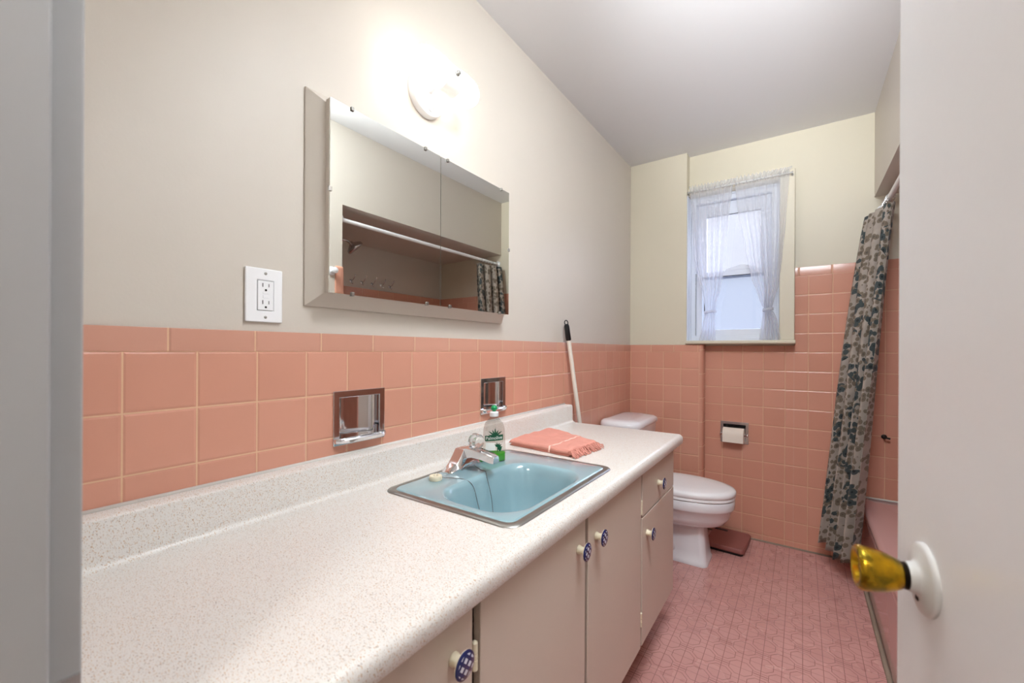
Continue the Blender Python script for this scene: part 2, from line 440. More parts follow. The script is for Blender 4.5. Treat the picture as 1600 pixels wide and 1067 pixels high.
# bullnose strip wrapping the end wall's front edge
bm = bmesh.new(); prof = [(SX-.0005, AY-.045), (SX-.008, AY-.043), (SX-.010, AY-.02), (SX-.010, AY), (SX-.006, AY+.006), (SX, AY+.008), (SX-.0005, AY)]
rings = []
for z, k in ((0, 1), (1.575, 1), (1.592, .96), (1.602, .8), (1.606, .5)):
    rings.append([Vector((SX-.0005+(a-SX+.0005)*k, AY-.018+(b-AY+.018)*(k*.4+.6 if k < 1 else 1), z)) for a, b in prof])
loft(bm, rings); struct('trim_11', bm, 'bull', smooth=50)
# grimy joints
bm = bmesh.new(); tube(bm, [(.47, WY-.002, .002), (1.225, WY-.002, .002)], .006, 8); struct('trim_12', bm, 'caulk', smooth=True)
bm = bmesh.new(); pts = [(1.226+.002*noise.noise(Vector((0, y*9, 0))), y, .002) for y in [AY-.0+i*.03 for i in range(50)]]
tube(bm, pts, .009, 8); struct('trim_13', bm, 'caulk', smooth=True)

# door frame ------------------------------------------------------------------
jf = empty('door_frame'); jf['kind'] = 'structure'
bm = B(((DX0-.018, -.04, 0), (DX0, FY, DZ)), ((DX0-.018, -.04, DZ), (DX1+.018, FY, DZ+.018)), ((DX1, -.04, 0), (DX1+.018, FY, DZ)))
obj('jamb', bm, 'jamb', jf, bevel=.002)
bm = B(((DX0+.0002, -.01, 0), (DX0+.010, .0588, DZ-.001)), ((DX0+.0105, -.01, DZ-.011), (DX1-.0105, .01, DZ-.001)))
obj('stop', bm, 'jamb', jf, bevel=.0025)
bm = bmesh.new(); slab(bm, 0, DX0, DX0+.0015, (.0593, .0768), (.82, .880), [(.064, .073, .83, .868)])
obj('strike_plate', bm, 'chrome_rough', jf)
# door leaf ---------------------------------------------------------------
ang = radians(8)
E = Vector((1.0623, .642, 0)); dn = Vector((-sin(ang), cos(ang), 0)); nn = Vector((-cos(ang), -sin(ang), 0))
mat = Matrix(((dn.x, nn.x, 0, E.x), (dn.y, nn.y, 0, E.y), (0, 0, 1, 0), (0, 0, 0, 1)))
# local frame: x toward latch edge, y out of the visible face
bm = B(((-.575, -.036, .012), (0, 0, 2.02))); bm.transform(mat)
d1 = struct('door_1', bm, 'doorpaint', bevel=.0015)
kx, kz = -.075, .916
ks = empty('door_knob', mat @ Vector((kx, 0, kz)), d1); ks.rotation_euler = (0, 0, pi/2+ang)
def dk(name, prof, m, **k):
    b = bmesh.new(); lathe(b, (0, 0, 0), (0, 1, 0), [(q*.56 if q < .0322 else .0181+(q-.0322)*.93, r_) for q, r_ in prof], 48); return obj(name, b, m, ks, smooth=50, **k)
dk('rosette', [(0, .034), (.004, .034), (.0075, .0325), (.0085, .029), (.0105, .026), (.0115, .018), (.016, .0150), (.026, .0135)], 'trimwhite')
dk('neck_ring', [(.0262, .0115), (.027, .0128), (.0285, .0115), (.0295, .0128), (.031, .0115), (.032, .0122)], 'darkmetal')
dk('grip', [(.0322, .0115), (.0335, .0135), (.040, .0165), (.048, .0192), (.058, .0212), (.066, .0222), (.0695, .0218), (.0715, .0200), (.072, .0178), (.070, .0150), (.066, .0120), (.065, .0105), (.067, .0070), (.068, .004)], 'brass')
bm = bmesh.new(); box(bm, (-.003, .0055, -.0215), (.0025, .0072, -.0172)); obj('release_slot', bm, 'slot', ks)

# window --------------------------------------------------------------------
w1 = empty('window_1', (0, 0, 0)); w1['kind'] = 'structure'
bm = B(((.864, WY-.055, WZ0+.0185), (.937, WY-.0005, 2.18)), ((.3615, WY-.055, 2.1355), (.8635, WY-.0005, 2.18)))
obj('casing', bm, 'paint_yellow', w1, bevel=.003)
bm = bmesh.new()
prof = [(PY-.016, WZ0-.004), (PY-.022, WZ0+.002), (PY-.022, WZ0+.012), (PY-.016, WZ0+.018), (WY+.06, WZ0+.018), (WY+.06, WZ0-.004)]
extr(bm, prof, 0, .3625, .942); obj('sill', bm, 'paint_yellow', w1, bevel=.001)
bm = B(((WX0, WY+.0065, WZ0+.0185), (WX0+.012, WY+.06, WZ1)), ((WX1-.012, WY+.0065, WZ0+.0185), (WX1, WY+.06, WZ1)), ((WX0+.0125, WY+.0065, WZ1-.012), (WX1-.0125, WY+.06, WZ1)),
       ((WX0+.0005, PY+.012, WZ0+.0185), (WX0+.006, WY+.006, WZ1)))
obj('liner', bm, 'upvc', w1, bevel=.001)
def ring(x0, x1, z0, z1, w, y0, y1, wb=None, wt=None):
    b = bmesh.new(); slab(b, 1, y0, y1, (x0, x1), (z0, z1), [(x0+w, x1-w, z0+(wb or w), z1-(wt or w))]); return b
obj('outer_frame', ring(WX0+.0125, WX1-.0125, WZ0+.019, WZ1-.0125, .03, WY+.012, WY+.08), 'upvc', w1, bevel=.002)
up = obj('upper_sash', ring(.405, .818, 1.60, 2.09, .055, WY+.045, WY+.072, .035, .085), 'upvc', w1, bevel=.003)
obj('glass_pane', B(((.4605, WY+.056, 1.6355), (.7625, WY+.060, 2.0045))), 'glass', up)
lo = obj('lower_sash', ring(.405, .818, 1.225, 1.645, .035, WY+.014, WY+.040, .05, .035), 'upvc', w1, bevel=.003)
obj('glass_pane', B(((.4405, WY+.025, 1.2755), (.7825, WY+.029, 1.6095))), 'frosted', lo)
bm = bmesh.new(); pr_ = [(.572, 1.6455), (.578, 1.655)]+[(.585+.15*k/16, 1.658+.018*sin(pi*k/16)**1.5) for k in range(17)]+[(.742, 1.655), (.748, 1.6455)]
extr(bm, pr_, 1, WY+.018, WY+.030); obj('sash_lift', bm, 'upvc', lo, bevel=.001)
obj('seal_strip', B(((.44, WY+.0135, 1.6085), (.783, WY+.0139, 1.6125))), 'slot', lo)
obj('seal_strip', B(((.46, WY+.0445, 2.004), (.763, WY+.0449, 2.0075))), 'slot', up)
obj('jamb_groove', B(((.4003, WY+.010, 1.24), (.4018, WY+.0118, 1.64))), 'slot', w1)
obj('sash_latch', B(((.452, WY+.010, 1.385), (.456, WY+.0138, 1.445))), 'darkmetal', lo)
obj('sash_latch', B(((.786, WY+.010, 1.385), (.790, WY+.0138, 1.445))), 'darkmetal', lo)
obj('bottom_rail', B(((WX0+.0425, WY+.010, 1.2035), (WX1-.0425, WY+.040, 1.2245))), 'upvc', w1, bevel=.004)

# curtain rod and sheers -------------------------------------------------------
RZ, RY = 2.146, 2.822
rod = empty('window_curtain_rod', (.36, RY, RZ))
tag(rod, 'thin white rod carrying the sheer curtains over the window', 'curtain rod')
bm = bmesh.new(); tube(bm, [(.374, RY, RZ), (.928, RY, RZ)], .005, 10); o = obj('rod', bm, 'trimwhite', rod, smooth=True); o.matrix_parent_inverse = Matrix.Translation((-.36, -RY, -RZ))
for x in (.370, .925):
    bm = bmesh.new(); tube(bm, [(x, WY-.056, RZ-.004), (x, RY+.004, RZ-.004), (x, RY, RZ+.008)], .003, 8)
    lathe(bm, (x, WY-.0555, RZ-.004), (0, -1, 0), [(0, .006), (.003, .006)], 12)
    o = obj('bracket', bm, 'steel', rod, smooth=40); o.matrix_parent_inverse = Matrix.Translation((-.36, -RY, -RZ))
def interp(tab, z):
    tab = sorted(tab, key=lambda q: q[1])
    if z <= tab[0][1]: return tab[0][0]
    for (a, za), (b, zb) in zip(tab, tab[1:]):
        if z <= zb:
            t = (z-za)/(zb-za); t = t*t*(3-2*t)*.4+t*.6; return a+(b-a)*t
    return tab[-1][0]
Lin = [(.645, 2.18), (.624, 2.133), (.606, 1.961), (.589, 1.708), (.576, 1.616), (.562, 1.52), (.540, 1.44), (.531, 1.386), (.535, 1.204)]
Lout = [(.376, 2.18), (.382, 2.147), (.392, 1.959), (.405, 1.73), (.430, 1.6), (.452, 1.5), (.466, 1.42), (.470, 1.375), (.455, 1.30), (.435, 1.204)]
Rin = [(.630, 2.18), (.638, 2.13), (.653, 1.967), (.693, 1.733), (.720, 1.588), (.762, 1.45), (.785, 1.385), (.765, 1.204)]
Rout = [(.925, 2.18), (.911, 2.16), (.893, 1.85), (.880, 1.70), (.862, 1.517), (.840, 1.44), (.830, 1.39), (.858, 1.31), (.873, 1.204)]
def sheer_panel(a, b, sd, label):
    bm = bmesh.new(); nz, nu = 90, 130; z1, z0 = 2.182, 1.2055; rows = []
    for j in range(nz+1):
        z = z1+(z0-z1)*j/nz; xa, xb = interp(a, z), interp(b, z)
        if xa > xb: xa, xb = xb, xa
        w = xb-xa; row = []
        amp = .004+.012*min(1, max(0, (2.13-z)/.5)); head = z > RZ-.006
        for i in range(nu+1):
            s = i/nu
            ph = s*2*pi*5.5+sd+1.1*sin(s*7+sd)
            y = RY+.006+amp*(sin(ph)+.22*sin(2.3*ph+sd))
            if head: y = RY+(.0065 if z < RZ+.006 else .006)*sin(s*2*pi*15+sd)*(-1 if z < RZ else 1) + .004*sin(s*40+sd)
            if z < 2.0: y += .012*min(1, (2.0-z)/.4)
            y = min(y, WY-.062 if xa+w*s > .36 and z > 2.08 else WY-.008)
            zz = z + (.006*sin(s*2*pi*15+sd)+.004*sin(s*91+sd) if j < 4 else 0)
            x = xa+w*s
            row.append(bm.verts.new((x, y, zz)))
        rows.append(row)
    for p, q in zip(rows, rows[1:]):
        for i in range(nu): bm.faces.new((p[i], p[i+1], q[i+1], q[i]))
    o = obj('sheer_curtain', bm, 'sheer', smooth=True); tag(o, label, 'curtain', 'sheer curtains at the window')
    zt = 1.382; xa, xb = sorted((interp(a, zt), interp(b, zt)))
    bm = bmesh.new(); cx, hw = (xa+xb)/2, (xb-xa)/2+.004
    rings = []
    for k in range(33):
        t = k/32*2*pi; c = Vector((cx+hw*cos(t), RY+.024+.03*sin(t), zt+.004*cos(t)))
        rings.append([c+Vector((0, 0, -.009)), c+Vector((0, 0, .009))])
    loft(bm, rings, False, False, closed=False)
    t_ = obj('tieback', bm, 'sheer', o, smooth=True); sm = t_.modifiers.new('s', 'SOLIDIFY'); sm.thickness = .002
    return o
sheer_panel(Lin, Lout, .4, 'white sheer curtain tied back, the window\'s left panel nearer the toilet corner')
sheer_panel(Rin, Rout, 2.1, 'white sheer curtain tied back, the window\'s right panel nearer the shower')

# bathtub ---------------------------------------------------------------------
tub = empty('bathtub', (1.6, 2.15, 0)); tag(tub, 'pink enamel bathtub behind the floral shower curtain', 'bathtub')
TI = Matrix.Translation((-1.6, -2.15, 0))
X0, X1, Y0, Y1 = 1.228, AX-PT-.002, AY+PT+.002, WY-.002
cx, cy, hx, hy = (X0+X1)/2, (Y0+Y1)/2, (X1-X0)/2, (Y1-Y0)/2
bm = bmesh.new()
rings = [rrect(cx+.006, cy, hx-.006, hy, .008, .30), rrect(cx, cy, hx, hy, .012, .335), rrect(cx+.002, cy, hx-.002, hy-.002, .012, .352), rrect(cx+.010, cy, hx-.010, hy-.008, .014, .360),
         rrect(cx+.028, cy, hx-.095, hy-.085, .11, .360), rrect(cx+.028, cy, hx-.110, hy-.098, .12, .352), rrect(cx+.028, cy, hx-.125, hy-.11, .13, .32),
         rrect(cx+.028, cy, hx-.15, hy-.17, .13, .12), rrect(cx+.028, cy, hx-.20, hy-.23, .12, .07), rrect(cx+.028, cy, .05, .25, .05, .065)]
loft(bm, rings, False, True); o = obj('basin', bm, 'pinktub', tub, smooth=60); o.matrix_parent_inverse = TI
bm = B(((X0+.006, Y0, .001), (X0+.03, Y1, .2995))); o = obj('apron', bm, 'pinktub', tub, bevel=.006); o.matrix_parent_inverse = TI
bm = bmesh.new(); tube(bm, [(X0+.01, WY-.006, .363), (X1, WY-.006, .363)], .005, 8); o = obj('caulk_bead', bm, 'caulkwhite', tub, smooth=True); o.matrix_parent_inverse = TI

# shower rod, rings, curtain -----------------------------------------------------
RX, RH = 1.318, 1.884
bm = bmesh.new(); tube(bm, [(RX, AY+PT+.0005, RH), (RX, WY+PT-.001, RH)], .0125, 20)
sr = obj('shower_curtain_rod', bm, 'white', smooth=40); tag(sr, 'white round rod spanning the tub recess', 'curtain rod')
for yy, s in ((AY+PT+.0006, 1), (WY+PT-.0006, -1)):
    bm = bmesh.new(); lathe(bm, (RX, yy, RH), (0, s, 0), [(0, .026), (.006, .026), (.012, .018), (.016, .0135)], 24); obj('end_flange', bm, 'white', sr, smooth=40)
bm = bmesh.new(); uvl = bm.loops.layers.uv.new('UVMap')
nu, nz = 220, 60; rows = []; NF = 4
for j in range(nz+1):
    t = j/nz; row = []
    for i in range(nu+1):
        s = i/nu; ph = s*NF*2*pi+.5
        tx, ty, tz = RX-.064+.066*s, 2.862-.25*s, 1.848-.006*abs(sin(ph))
        bx, by, bz = 1.060+.125*s, 2.815-.27*s, .105+.012*sin(s*9)
        e = t**.92
        x = tx+(bx-tx)*e; y = ty+(by-ty)*e; z = tz+(bz-tz)*t
        am = .024+.008*t+.007*sin(t*5+s*4)
        w1_ = sin(ph+.5*sin(t*3+s*5)); 
        nx, ny = -.80, -.42
        x += am*w1_*(.72)*(-1); y += am*w1_*(-.45) + .012*cos(ph*1+t*2)
        row.append((bm.verts.new((x, y, z)), (s*.62, (1-t)*1.78)))
    rows.append(row)
for p, q in zip(rows, rows[1:]):
    for i in range(nu):
        f = bm.faces.new((p[i][0], p[i+1][0], q[i+1][0], q[i][0]))
        for lp, c in zip(f.loops, (p[i][1], p[i+1][1], q[i+1][1], q[i][1])): lp[uvl].uv = c
sc = obj('shower_curtain', bm, 'floral', smooth=True); tag(sc, 'floral grey and teal shower curtain bunched at the window end of the rod', 'shower curtain')
sm = sc.modifiers.new('s', 'SOLIDIFY'); sm.thickness = .0015
for k in range(6):
    y = 2.862-.215*(k+.35)/6
    bm = bmesh.new(); pts = [(RX+.0175*sin(a), y, RH-.004+.0185*cos(a)) for a in [i/20*2*pi for i in range(20)]]
    pts.append(pts[0]); tube(bm, pts, .0016, 6)
    tube(bm, [(RX, y, RH-.022), (RX-.006, y, RH-.034), (RX-.008, y, RH-.048)], .0014, 6)
    obj('ring', bm, 'chrome', sc, smooth=True)
# shower head on the recess's near end wall
sh = empty('shower_fixture', (1.65, AY+PT, 1.88)); tag(sh, 'chrome shower head on a curved arm in the tub recess, seen in the mirror', 'shower head')
SI = Matrix.Translation((-1.65, -AY-PT, -1.88))
bm = bmesh.new(); lathe(bm, (1.65, AY+PT, 1.865), (0, 1, 0), [(0, .03), (.006, .028), (.012, .014)], 24); o = obj('flange', bm, 'chrome', sh, smooth=40); o.matrix_parent_inverse = SI
bm = bmesh.new(); tube(bm, [(1.65, AY+.01, 1.865), (1.65, AY+.08, 1.873), (1.65, AY+.16, 1.875), (1.65, AY+.27, 1.868), (1.65, AY+.30, 1.855)], .010, 12); o = obj('arm', bm, 'chrome', sh, smooth=True); o.matrix_parent_inverse = SI
bm = bmesh.new(); lathe(bm, (1.65, AY+.295, 1.862), (-.25, .5, -.6), [(0, .012), (.012, .018), (.024, .040), (.036, .056), (.050, .060), (.058, .056), (.060, .05)], 32); o = obj('spray_head', bm, 'chrome_rough', sh, smooth=50); o.matrix_parent_inverse = SI
# five hooks above the tile on the recess wall
hk = None
names = ['first', 'second', 'third', 'fourth', 'fifth']
for k, y in enumerate([1.926, 2.022, 2.118, 2.208, 2.294]):
    bm = bmesh.new(); x = AX-.001
    lathe(bm, (x, y, 1.665), (-1, 0, 0), [(0, .014), (.004, .013), (.006, .008)], 16)
    tube(bm, [(x-.004, y, 1.665), (x-.03, y, 1.672), (x-.048, y+.004, 1.695), (x-.05, y+.006, 1.715)], .0035, 8)
    tube(bm, [(x-.004, y, 1.660), (x-.022, y-.004, 1.645), (x-.034, y-.006, 1.640), (x-.038, y-.006, 1.652)], .0035, 8)
    o = obj('wall_hook', bm, 'chrome', smooth=True)
    tag(o, ['chrome double hook in the mirror, nearest the shower head', 'chrome double hook in the mirror, second from the shower head', 'middle chrome double hook of the five in the mirror', 'chrome double hook in the mirror, second from the shower curtain end', 'chrome double hook in the mirror, farthest from the shower head'][k], 'hook', 'chrome hooks above the recess tiles')
# little chrome grip on the tiles under the curtain edge
bm = bmesh.new(); lathe(bm, (1.327, WY-.0005, .694), (0, -1, 0), [(0, .012), (.004, .012), (.006, .006)], 16)
tube(bm, [(1.327, WY-.006, .694), (1.325, WY-.03, .694), (1.348, WY-.032, .690)], .005, 8)
tag(obj('tile_hook', bm, 'darkmetal', smooth=40), 'small dark metal hook on the pink tiles beside the shower curtain', 'hook')
# white ceramic peg by the recess corner (seen in the mirror)
bm = bmesh.new(); lathe(bm, (SX-.0005, 1.322, 1.572), (-1, 0, 0), [(0, .024), (.006, .024), (.012, .013), (.03, .011), (.036, .017), (.044, .017), (.048, .010)], 24)
tag(obj('robe_peg', bm, 'porcelain', smooth=40), 'white ceramic peg beside the pink tile edge, seen in the mirror corner', 'peg')

# ------------------------------------------------------------------ vanity
FX = .525
van = empty('vanity_cabinet', (.26, .94, 0)); tag(van, 'long beige vanity cabinet with doors and one drawer under the countertop', 'cabinet')
VI = Matrix.Translation((-.26, -.94, 0))
def vp(name, bm, m, parent=None, **k):
    o = obj(name, bm, m, parent or van, **k)
    if parent is None: o.matrix_parent_inverse = VI
    return o
VY0, VY1 = .084, 1.788
bm = B(((.004, VY0, .155), (FX-.019, VY0+.018, .742)), ((.004, VY1-.018, .155), (FX-.0005, VY1, .742)), ((.004, VY0+.018, .155), (FX-.019, VY1-.018, .173)), ((.004, VY0+.018, .173), (.018, VY1-.018, .742)))
vp('carcass', bm, 'cabinet')
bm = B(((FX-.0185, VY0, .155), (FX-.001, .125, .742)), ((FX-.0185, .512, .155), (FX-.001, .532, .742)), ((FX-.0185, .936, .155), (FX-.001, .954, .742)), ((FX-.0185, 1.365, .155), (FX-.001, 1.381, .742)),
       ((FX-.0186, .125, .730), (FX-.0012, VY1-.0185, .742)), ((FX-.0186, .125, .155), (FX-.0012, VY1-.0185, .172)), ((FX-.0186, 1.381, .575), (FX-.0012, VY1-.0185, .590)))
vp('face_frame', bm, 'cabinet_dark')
bm = B(((.02, VY0+.002, 0), (FX-.075, VY1-.07, .1545))); vp('plinth', bm, 'plinth')
def knob(y, z, par):
    k = empty('knob', (FX+.0165, y, z), par)
    bm = bmesh.new(); lathe(bm, (0, 0, 0), (1, 0, 0), [(0, .0105), (.003, .0105), (.006, .0085), (.014, .0085), (.018, .012), (.0205, .0205), (.022, .021)], 32, mi=0)
    lathe(bm, (.0221, 0, 0), (1, 0, 0), [(0, .021), (.0015, .0208), (.0030, .0185), (.0036, .010), (.0038, .001)], 32, mi=1)
    o = obj('knob', bm, ['cream', 'knobface'], par, smooth=45, loc=(FX+.0165, y, z)); bpy.data.objects.remove(k)
    o['label'] = 'cream knob with a blue checked face'
    return o
def door(y0, y1, z0, z1, ky, kz, name='door', hinge=None):
    bm = B(((FX, y0, z0), (FX+.016, y1, z1)))
    d = vp(name, bm, 'cabinet', bevel=.002)
    k = knob(ky, kz, d); k.matrix_parent_inverse = Matrix.Identity(4)
    for hy, hz in (hinge or []):
        bm = bmesh.new(); lathe(bm, (FX+.013, hy, hz-.024), (0, 0, 1), [(0, .003), (.002, .0055), (.018, .0055), (.0185, .004), (.0205, .004), (.021, .0055), (.027, .0055), (.0275, .004), (.0295, .004), (.03, .0055), (.046, .0055), (.048, .003)], 12)
        h = obj('hinge', bm, 'cream', d, smooth=40)
    return d
door(.128, .513, .160, .729, .468, .671, hinge=[(.5215, .642)])
door(.533, .937, .160, .729, .897, .669)
door(.953, 1.367, .160, .729, 1.000, .664, hinge=[(1.374, .62), (1.374, .25)])
door(1.380, VY1-.002, .160, .582, 1.428, .520)
door(1.380, VY1-.002, .587, .729, 1.560, .656, name='drawer')

# counter group: tilted a hair, as the splash line shows against the grout
TILT = Matrix.Translation((0, .15, .7815)) @ Matrix.Rotation(.0035, 4, 'X') @ Matrix.Translation((0, -.15, -.785))
def tilt(o): o.matrix_world = TILT @ o.matrix_basis; return o
CZt = .785; CY0, CY1 = FY+.001, 1.853
SK = (.107, .510, .672, 1.203)       # sink outer rim x0,x1,y0,y1
HO = (SK[0]+.012, SK[1]-.012, SK[2]+.012, SK[3]-.012)
bm = bmesh.new()
# worktop section in (x,z): back ... cove ... front roll
front = []
for k in range(10):
    a = pi/2-k/9*pi/2; front.append((.546+.018*cos(a), CZt-.018+.018*sin(a)))
front += [(.564, CZt-.030), (.561, CZt-.038), (.552, CZt-.040), (.52, CZt-.040)]
def vrow(y, prof): return [bm.verts.new((a, y, b)) for a, b in prof]
def quadstrip(p, q):
    for i in range(len(p)-1): bm.faces.new((p[i], p[i+1], q[i+1], q[i]))
def edge_in(prof, off): return prof
Y_r = CY1-.006
# flat top with a rectangular hole for the sink
ys = [CY0, HO[2], HO[3], CY1-.010]
xs = [.045, HO[0], HO[1], .546]
grid = [[bm.verts.new((x, y, CZt)) for x in xs] for y in ys]
for j in range(3):
    for i in range(3):
        if i == 1 and j == 1: continue
        bm.faces.new((grid[j][i], grid[j][i+1], grid[j+1][i+1], grid[j+1][i]))
fr = []
for j, y in enumerate(ys): fr.append([grid[j][3]]+[bm.verts.new((a, y, b)) for a, b in front[1:]])
for p, q in zip(fr, fr[1:]): quadstrip(p, q)
# rounded far end
def lower(pr, dy, dz, y): return None
endr = [(ys[-1]+.010*sin(a), -.010*(1-cos(a))) for a in [k/5*pi/2 for k in range(1, 6)]]
prev = grid[3][:]+fr[3][1:]
for (y, dz) in endr:
    cur = []
    for v in prev_base if False else (grid[3][:]+fr[3][1:]):
        x, z = v.co.x, v.co.z
        s = -dz
        cur.append(bm.verts.new((x-(s*.6 if x > .55 else 0), y, z+dz*(1 if z > CZt-.02 else 0))))
    for i in range(len(cur)-1): bm.faces.new((prev[i], prev[i+1], cur[i+1], cur[i]))
    prev = cur
low = [bm.verts.new((v.co.x, v.co.y, CZt-.040)) for v in prev[:4]]
for i in range(3): bm.faces.new((prev[i], prev[i+1], low[i+1], low[i]))
bm.faces.new([prev[3]]+prev[4:]+[low[3]])
# hole walls
hv = [grid[1][1], grid[1][2], grid[2][2], grid[2][1]]; hl = [bm.verts.new((v.co.x, v.co.y, CZt-.03)) for v in hv]
for i in range(4): bm.faces.new((hv[i], hv[(i+1) % 4], hl[(i+1) % 4], hl[i]))
ct = obj('countertop', bm, 'counter', smooth=40); tag(ct, 'white speckled laminate countertop with rolled front edge along the left wall', 'countertop')
bm = bmesh.new(); H = .868
prof = [(.002, CZt-.02), (.058, CZt-.02), (.058, CZt+.0003)]
for k in range(6):
    a = k/5*pi/2; prof.append((.058-.012*sin(a), CZt+.0003+.012*(1-cos(a))))
prof += [(.045, H-.008), (.0435, H-.003), (.038, H), (.003, H), (.002, H-.002)]
extr(bm, prof, 1, CY0, CY1+.004); bs = obj('backsplash', bm, 'counter', ct, smooth=35, bevel=.0012)
bm = bmesh.new(); tube(bm, [(.003, CY0, H+.001), (.003, CY1, H+.001)], .0045, 8); obj('caulk_bead', bm, 'caulkwhite', ct, smooth=True)
tilt(ct)

# sink ---------------------------------------------------------------------
sx, sy = (SK[0]+SK[1])/2, (SK[2]+SK[3])/2; hx, hy = (SK[1]-SK[0])/2, (SK[3]-SK[2])/2
sk = empty('sink', (sx, sy, CZt)); tag(sk, 'pale blue enamel sink with steel rim set in the countertop', 'sink')
K = Matrix.Translation((-sx, -sy, -CZt))
bm = bmesh.new()
loft(bm, [rrect(sx, sy, hx, hy, .034, CZt+.0004), rrect(sx, sy, hx-.002, hy-.002, .033, CZt+.003), rrect(sx, sy, hx-.0125, hy-.0125, .027, CZt+.0042), rrect(sx, sy, hx-.0195, hy-.0195, .022, CZt+.003)], False, False)
o = obj('steel_rim', bm, 'steel', sk, smooth=60); o.matrix_parent_inverse = K
bx, by, bhx, bhy = .357, .9, .120, .188
bm = bmesh.new(); z = CZt
R = [rrect(sx, sy, hx-.0185, hy-.0185, .0225, z+.0024), rrect(sx, sy, hx-.0215, hy-.0215, .021, z+.0052), rrect(sx, sy, hx-.0235, hy-.0235, .021, z+.0058)]
for k, (q, r, dz) in enumerate(((.0070, .088, .0058), (.0048, .088, .0057), (.002, .085, .0048), (-.003, .08, .001), (-.008, .078, -.006), (-.013, .076, -.02), (-.022, .072, -.07), (-.032, .07, -.125), (-.045, .062, -.148), (-.08, .036, -.158))):
    R.append(rrect(bx, by, bhx+q, bhy+q, r if r < bhx+q else bhx+q-.001, z+dz))
R.append(rrect(bx, by, .02, .02, .019, z-.161))
loft(bm, R, False, True); o = obj('basin', bm, 'bluesink', sk, smooth=True); o.matrix_parent_inverse = K
bm = bmesh.new(); lathe(bm, (bx, by, z-.1605), (0, 0, 1), [(0, .021), (.002, .021), (.003, .018), (.001, .014)], 24); o = obj('drain', bm, 'chrome', sk, smooth=40); o.matrix_parent_inverse = K
tilt(sk)
DK = CZt+.0058
# faucet ---------------------------------------------------------------------
fy = .937; fxc = .150
fa = empty('faucet', (fxc, fy, DK)); tag(fa, 'angular chrome faucet with clear acrylic knob on the sink\'s back ledge', 'faucet')
FI = Matrix.Translation((-fxc, -fy, -DK))
def fp(name, bm, m, **k):
    o = obj(name, bm, m, fa, **k); o.matrix_parent_inverse = FI; return o
bm = bmesh.new()      # base: a long wedge with ramped wings rising to the middle
secs = [(-.094, .003, .012), (-.088, .008, .020), (-.062, .022, .0255), (-.044, .038, .027), (-.026, .058, .027), (.026, .058, .027), (.044, .038, .027), (.062, .022, .0255), (.088, .008, .020), (.094, .003, .012)]
rings = []
for dy, h, w in secs:
    y = fy+dy*.84; rings.append([Vector((fxc-w, y, DK)), Vector((fxc+w, y, DK)), Vector((fxc+w, y, DK+h*.45)), Vector((fxc+w*.62, y, DK+h)), Vector((fxc-w*.62, y, DK+h)), Vector((fxc-w, y, DK+h*.45))])
loft(bm, rings); fp('base', bm, 'chrome', bevel=.0012)
bm = bmesh.new(); rings = []   # spout: arched underside, flat tapering top
for x, zt, zb, w in ((fxc-.018, .050, .030, .021), (fxc, .062, .030, .024), (fxc+.02, .066, .033, .0235), (fxc+.045, .065, .038, .021), (fxc+.075, .060, .036, .0185), (fxc+.105, .054, .030, .0165), (fxc+.118, .049, .029, .014)):
    rings.append([Vector((x, fy-w, DK+zb)), Vector((x, fy+w, DK+zb)), Vector((x, fy+w*.9, DK+zt-.004)), Vector((x, fy+w*.55, DK+zt)), Vector((x, fy-w*.55, DK+zt)), Vector((x, fy-w*.9, DK+zt-.004))])
loft(bm, rings); fp('spout', bm, 'chrome', bevel=.0012)
bm = bmesh.new(); lathe(bm, (fxc+.104, fy, DK+.040), (0, 0, -1), [(0, .009), (.010, .009), (.011, .007)], 20); fp('aerator', bm, 'chrome_rough', smooth=40)
ax = Vector((.42, 0, 1)).normalized()
bm = bmesh.new(); lathe(bm, Vector((fxc+.036, fy, DK+.062)), ax, [(0, .016), (.003, .0165), (.005, .013), (.007, .008), (.009, .008)], 24); fp('collar', bm, 'chrome', smooth=40)
bm = bmesh.new(); a_, b_ = frame_for(ax); rings = []
for t, r in ((.006, .012), (.009, .018), (.016, .0215), (.028, .0225), (.036, .020), (.040, .014), (.0405, .006)):
    c = Vector((fxc+.036, fy, DK+.062))+ax*t
    rings.append([c+(a_*cos(q)+b_*sin(q))*(r*(1+.11*cos(q*5))) for q in [k/50*2*pi for k in range(50)]])
loft(bm, rings); o = fp('knob', bm, 'acrylic', smooth=50); o['label'] = 'clear acrylic knob'
bm = bmesh.new(); c = Vector((fxc+.036, fy, DK+.062))+ax*.0408; lathe(bm, c, ax, [(0, .007), (.001, .007), (.0014, .005)], 20); fp('screw_cap', bm, 'chrome', smooth=40)
tilt(fa)
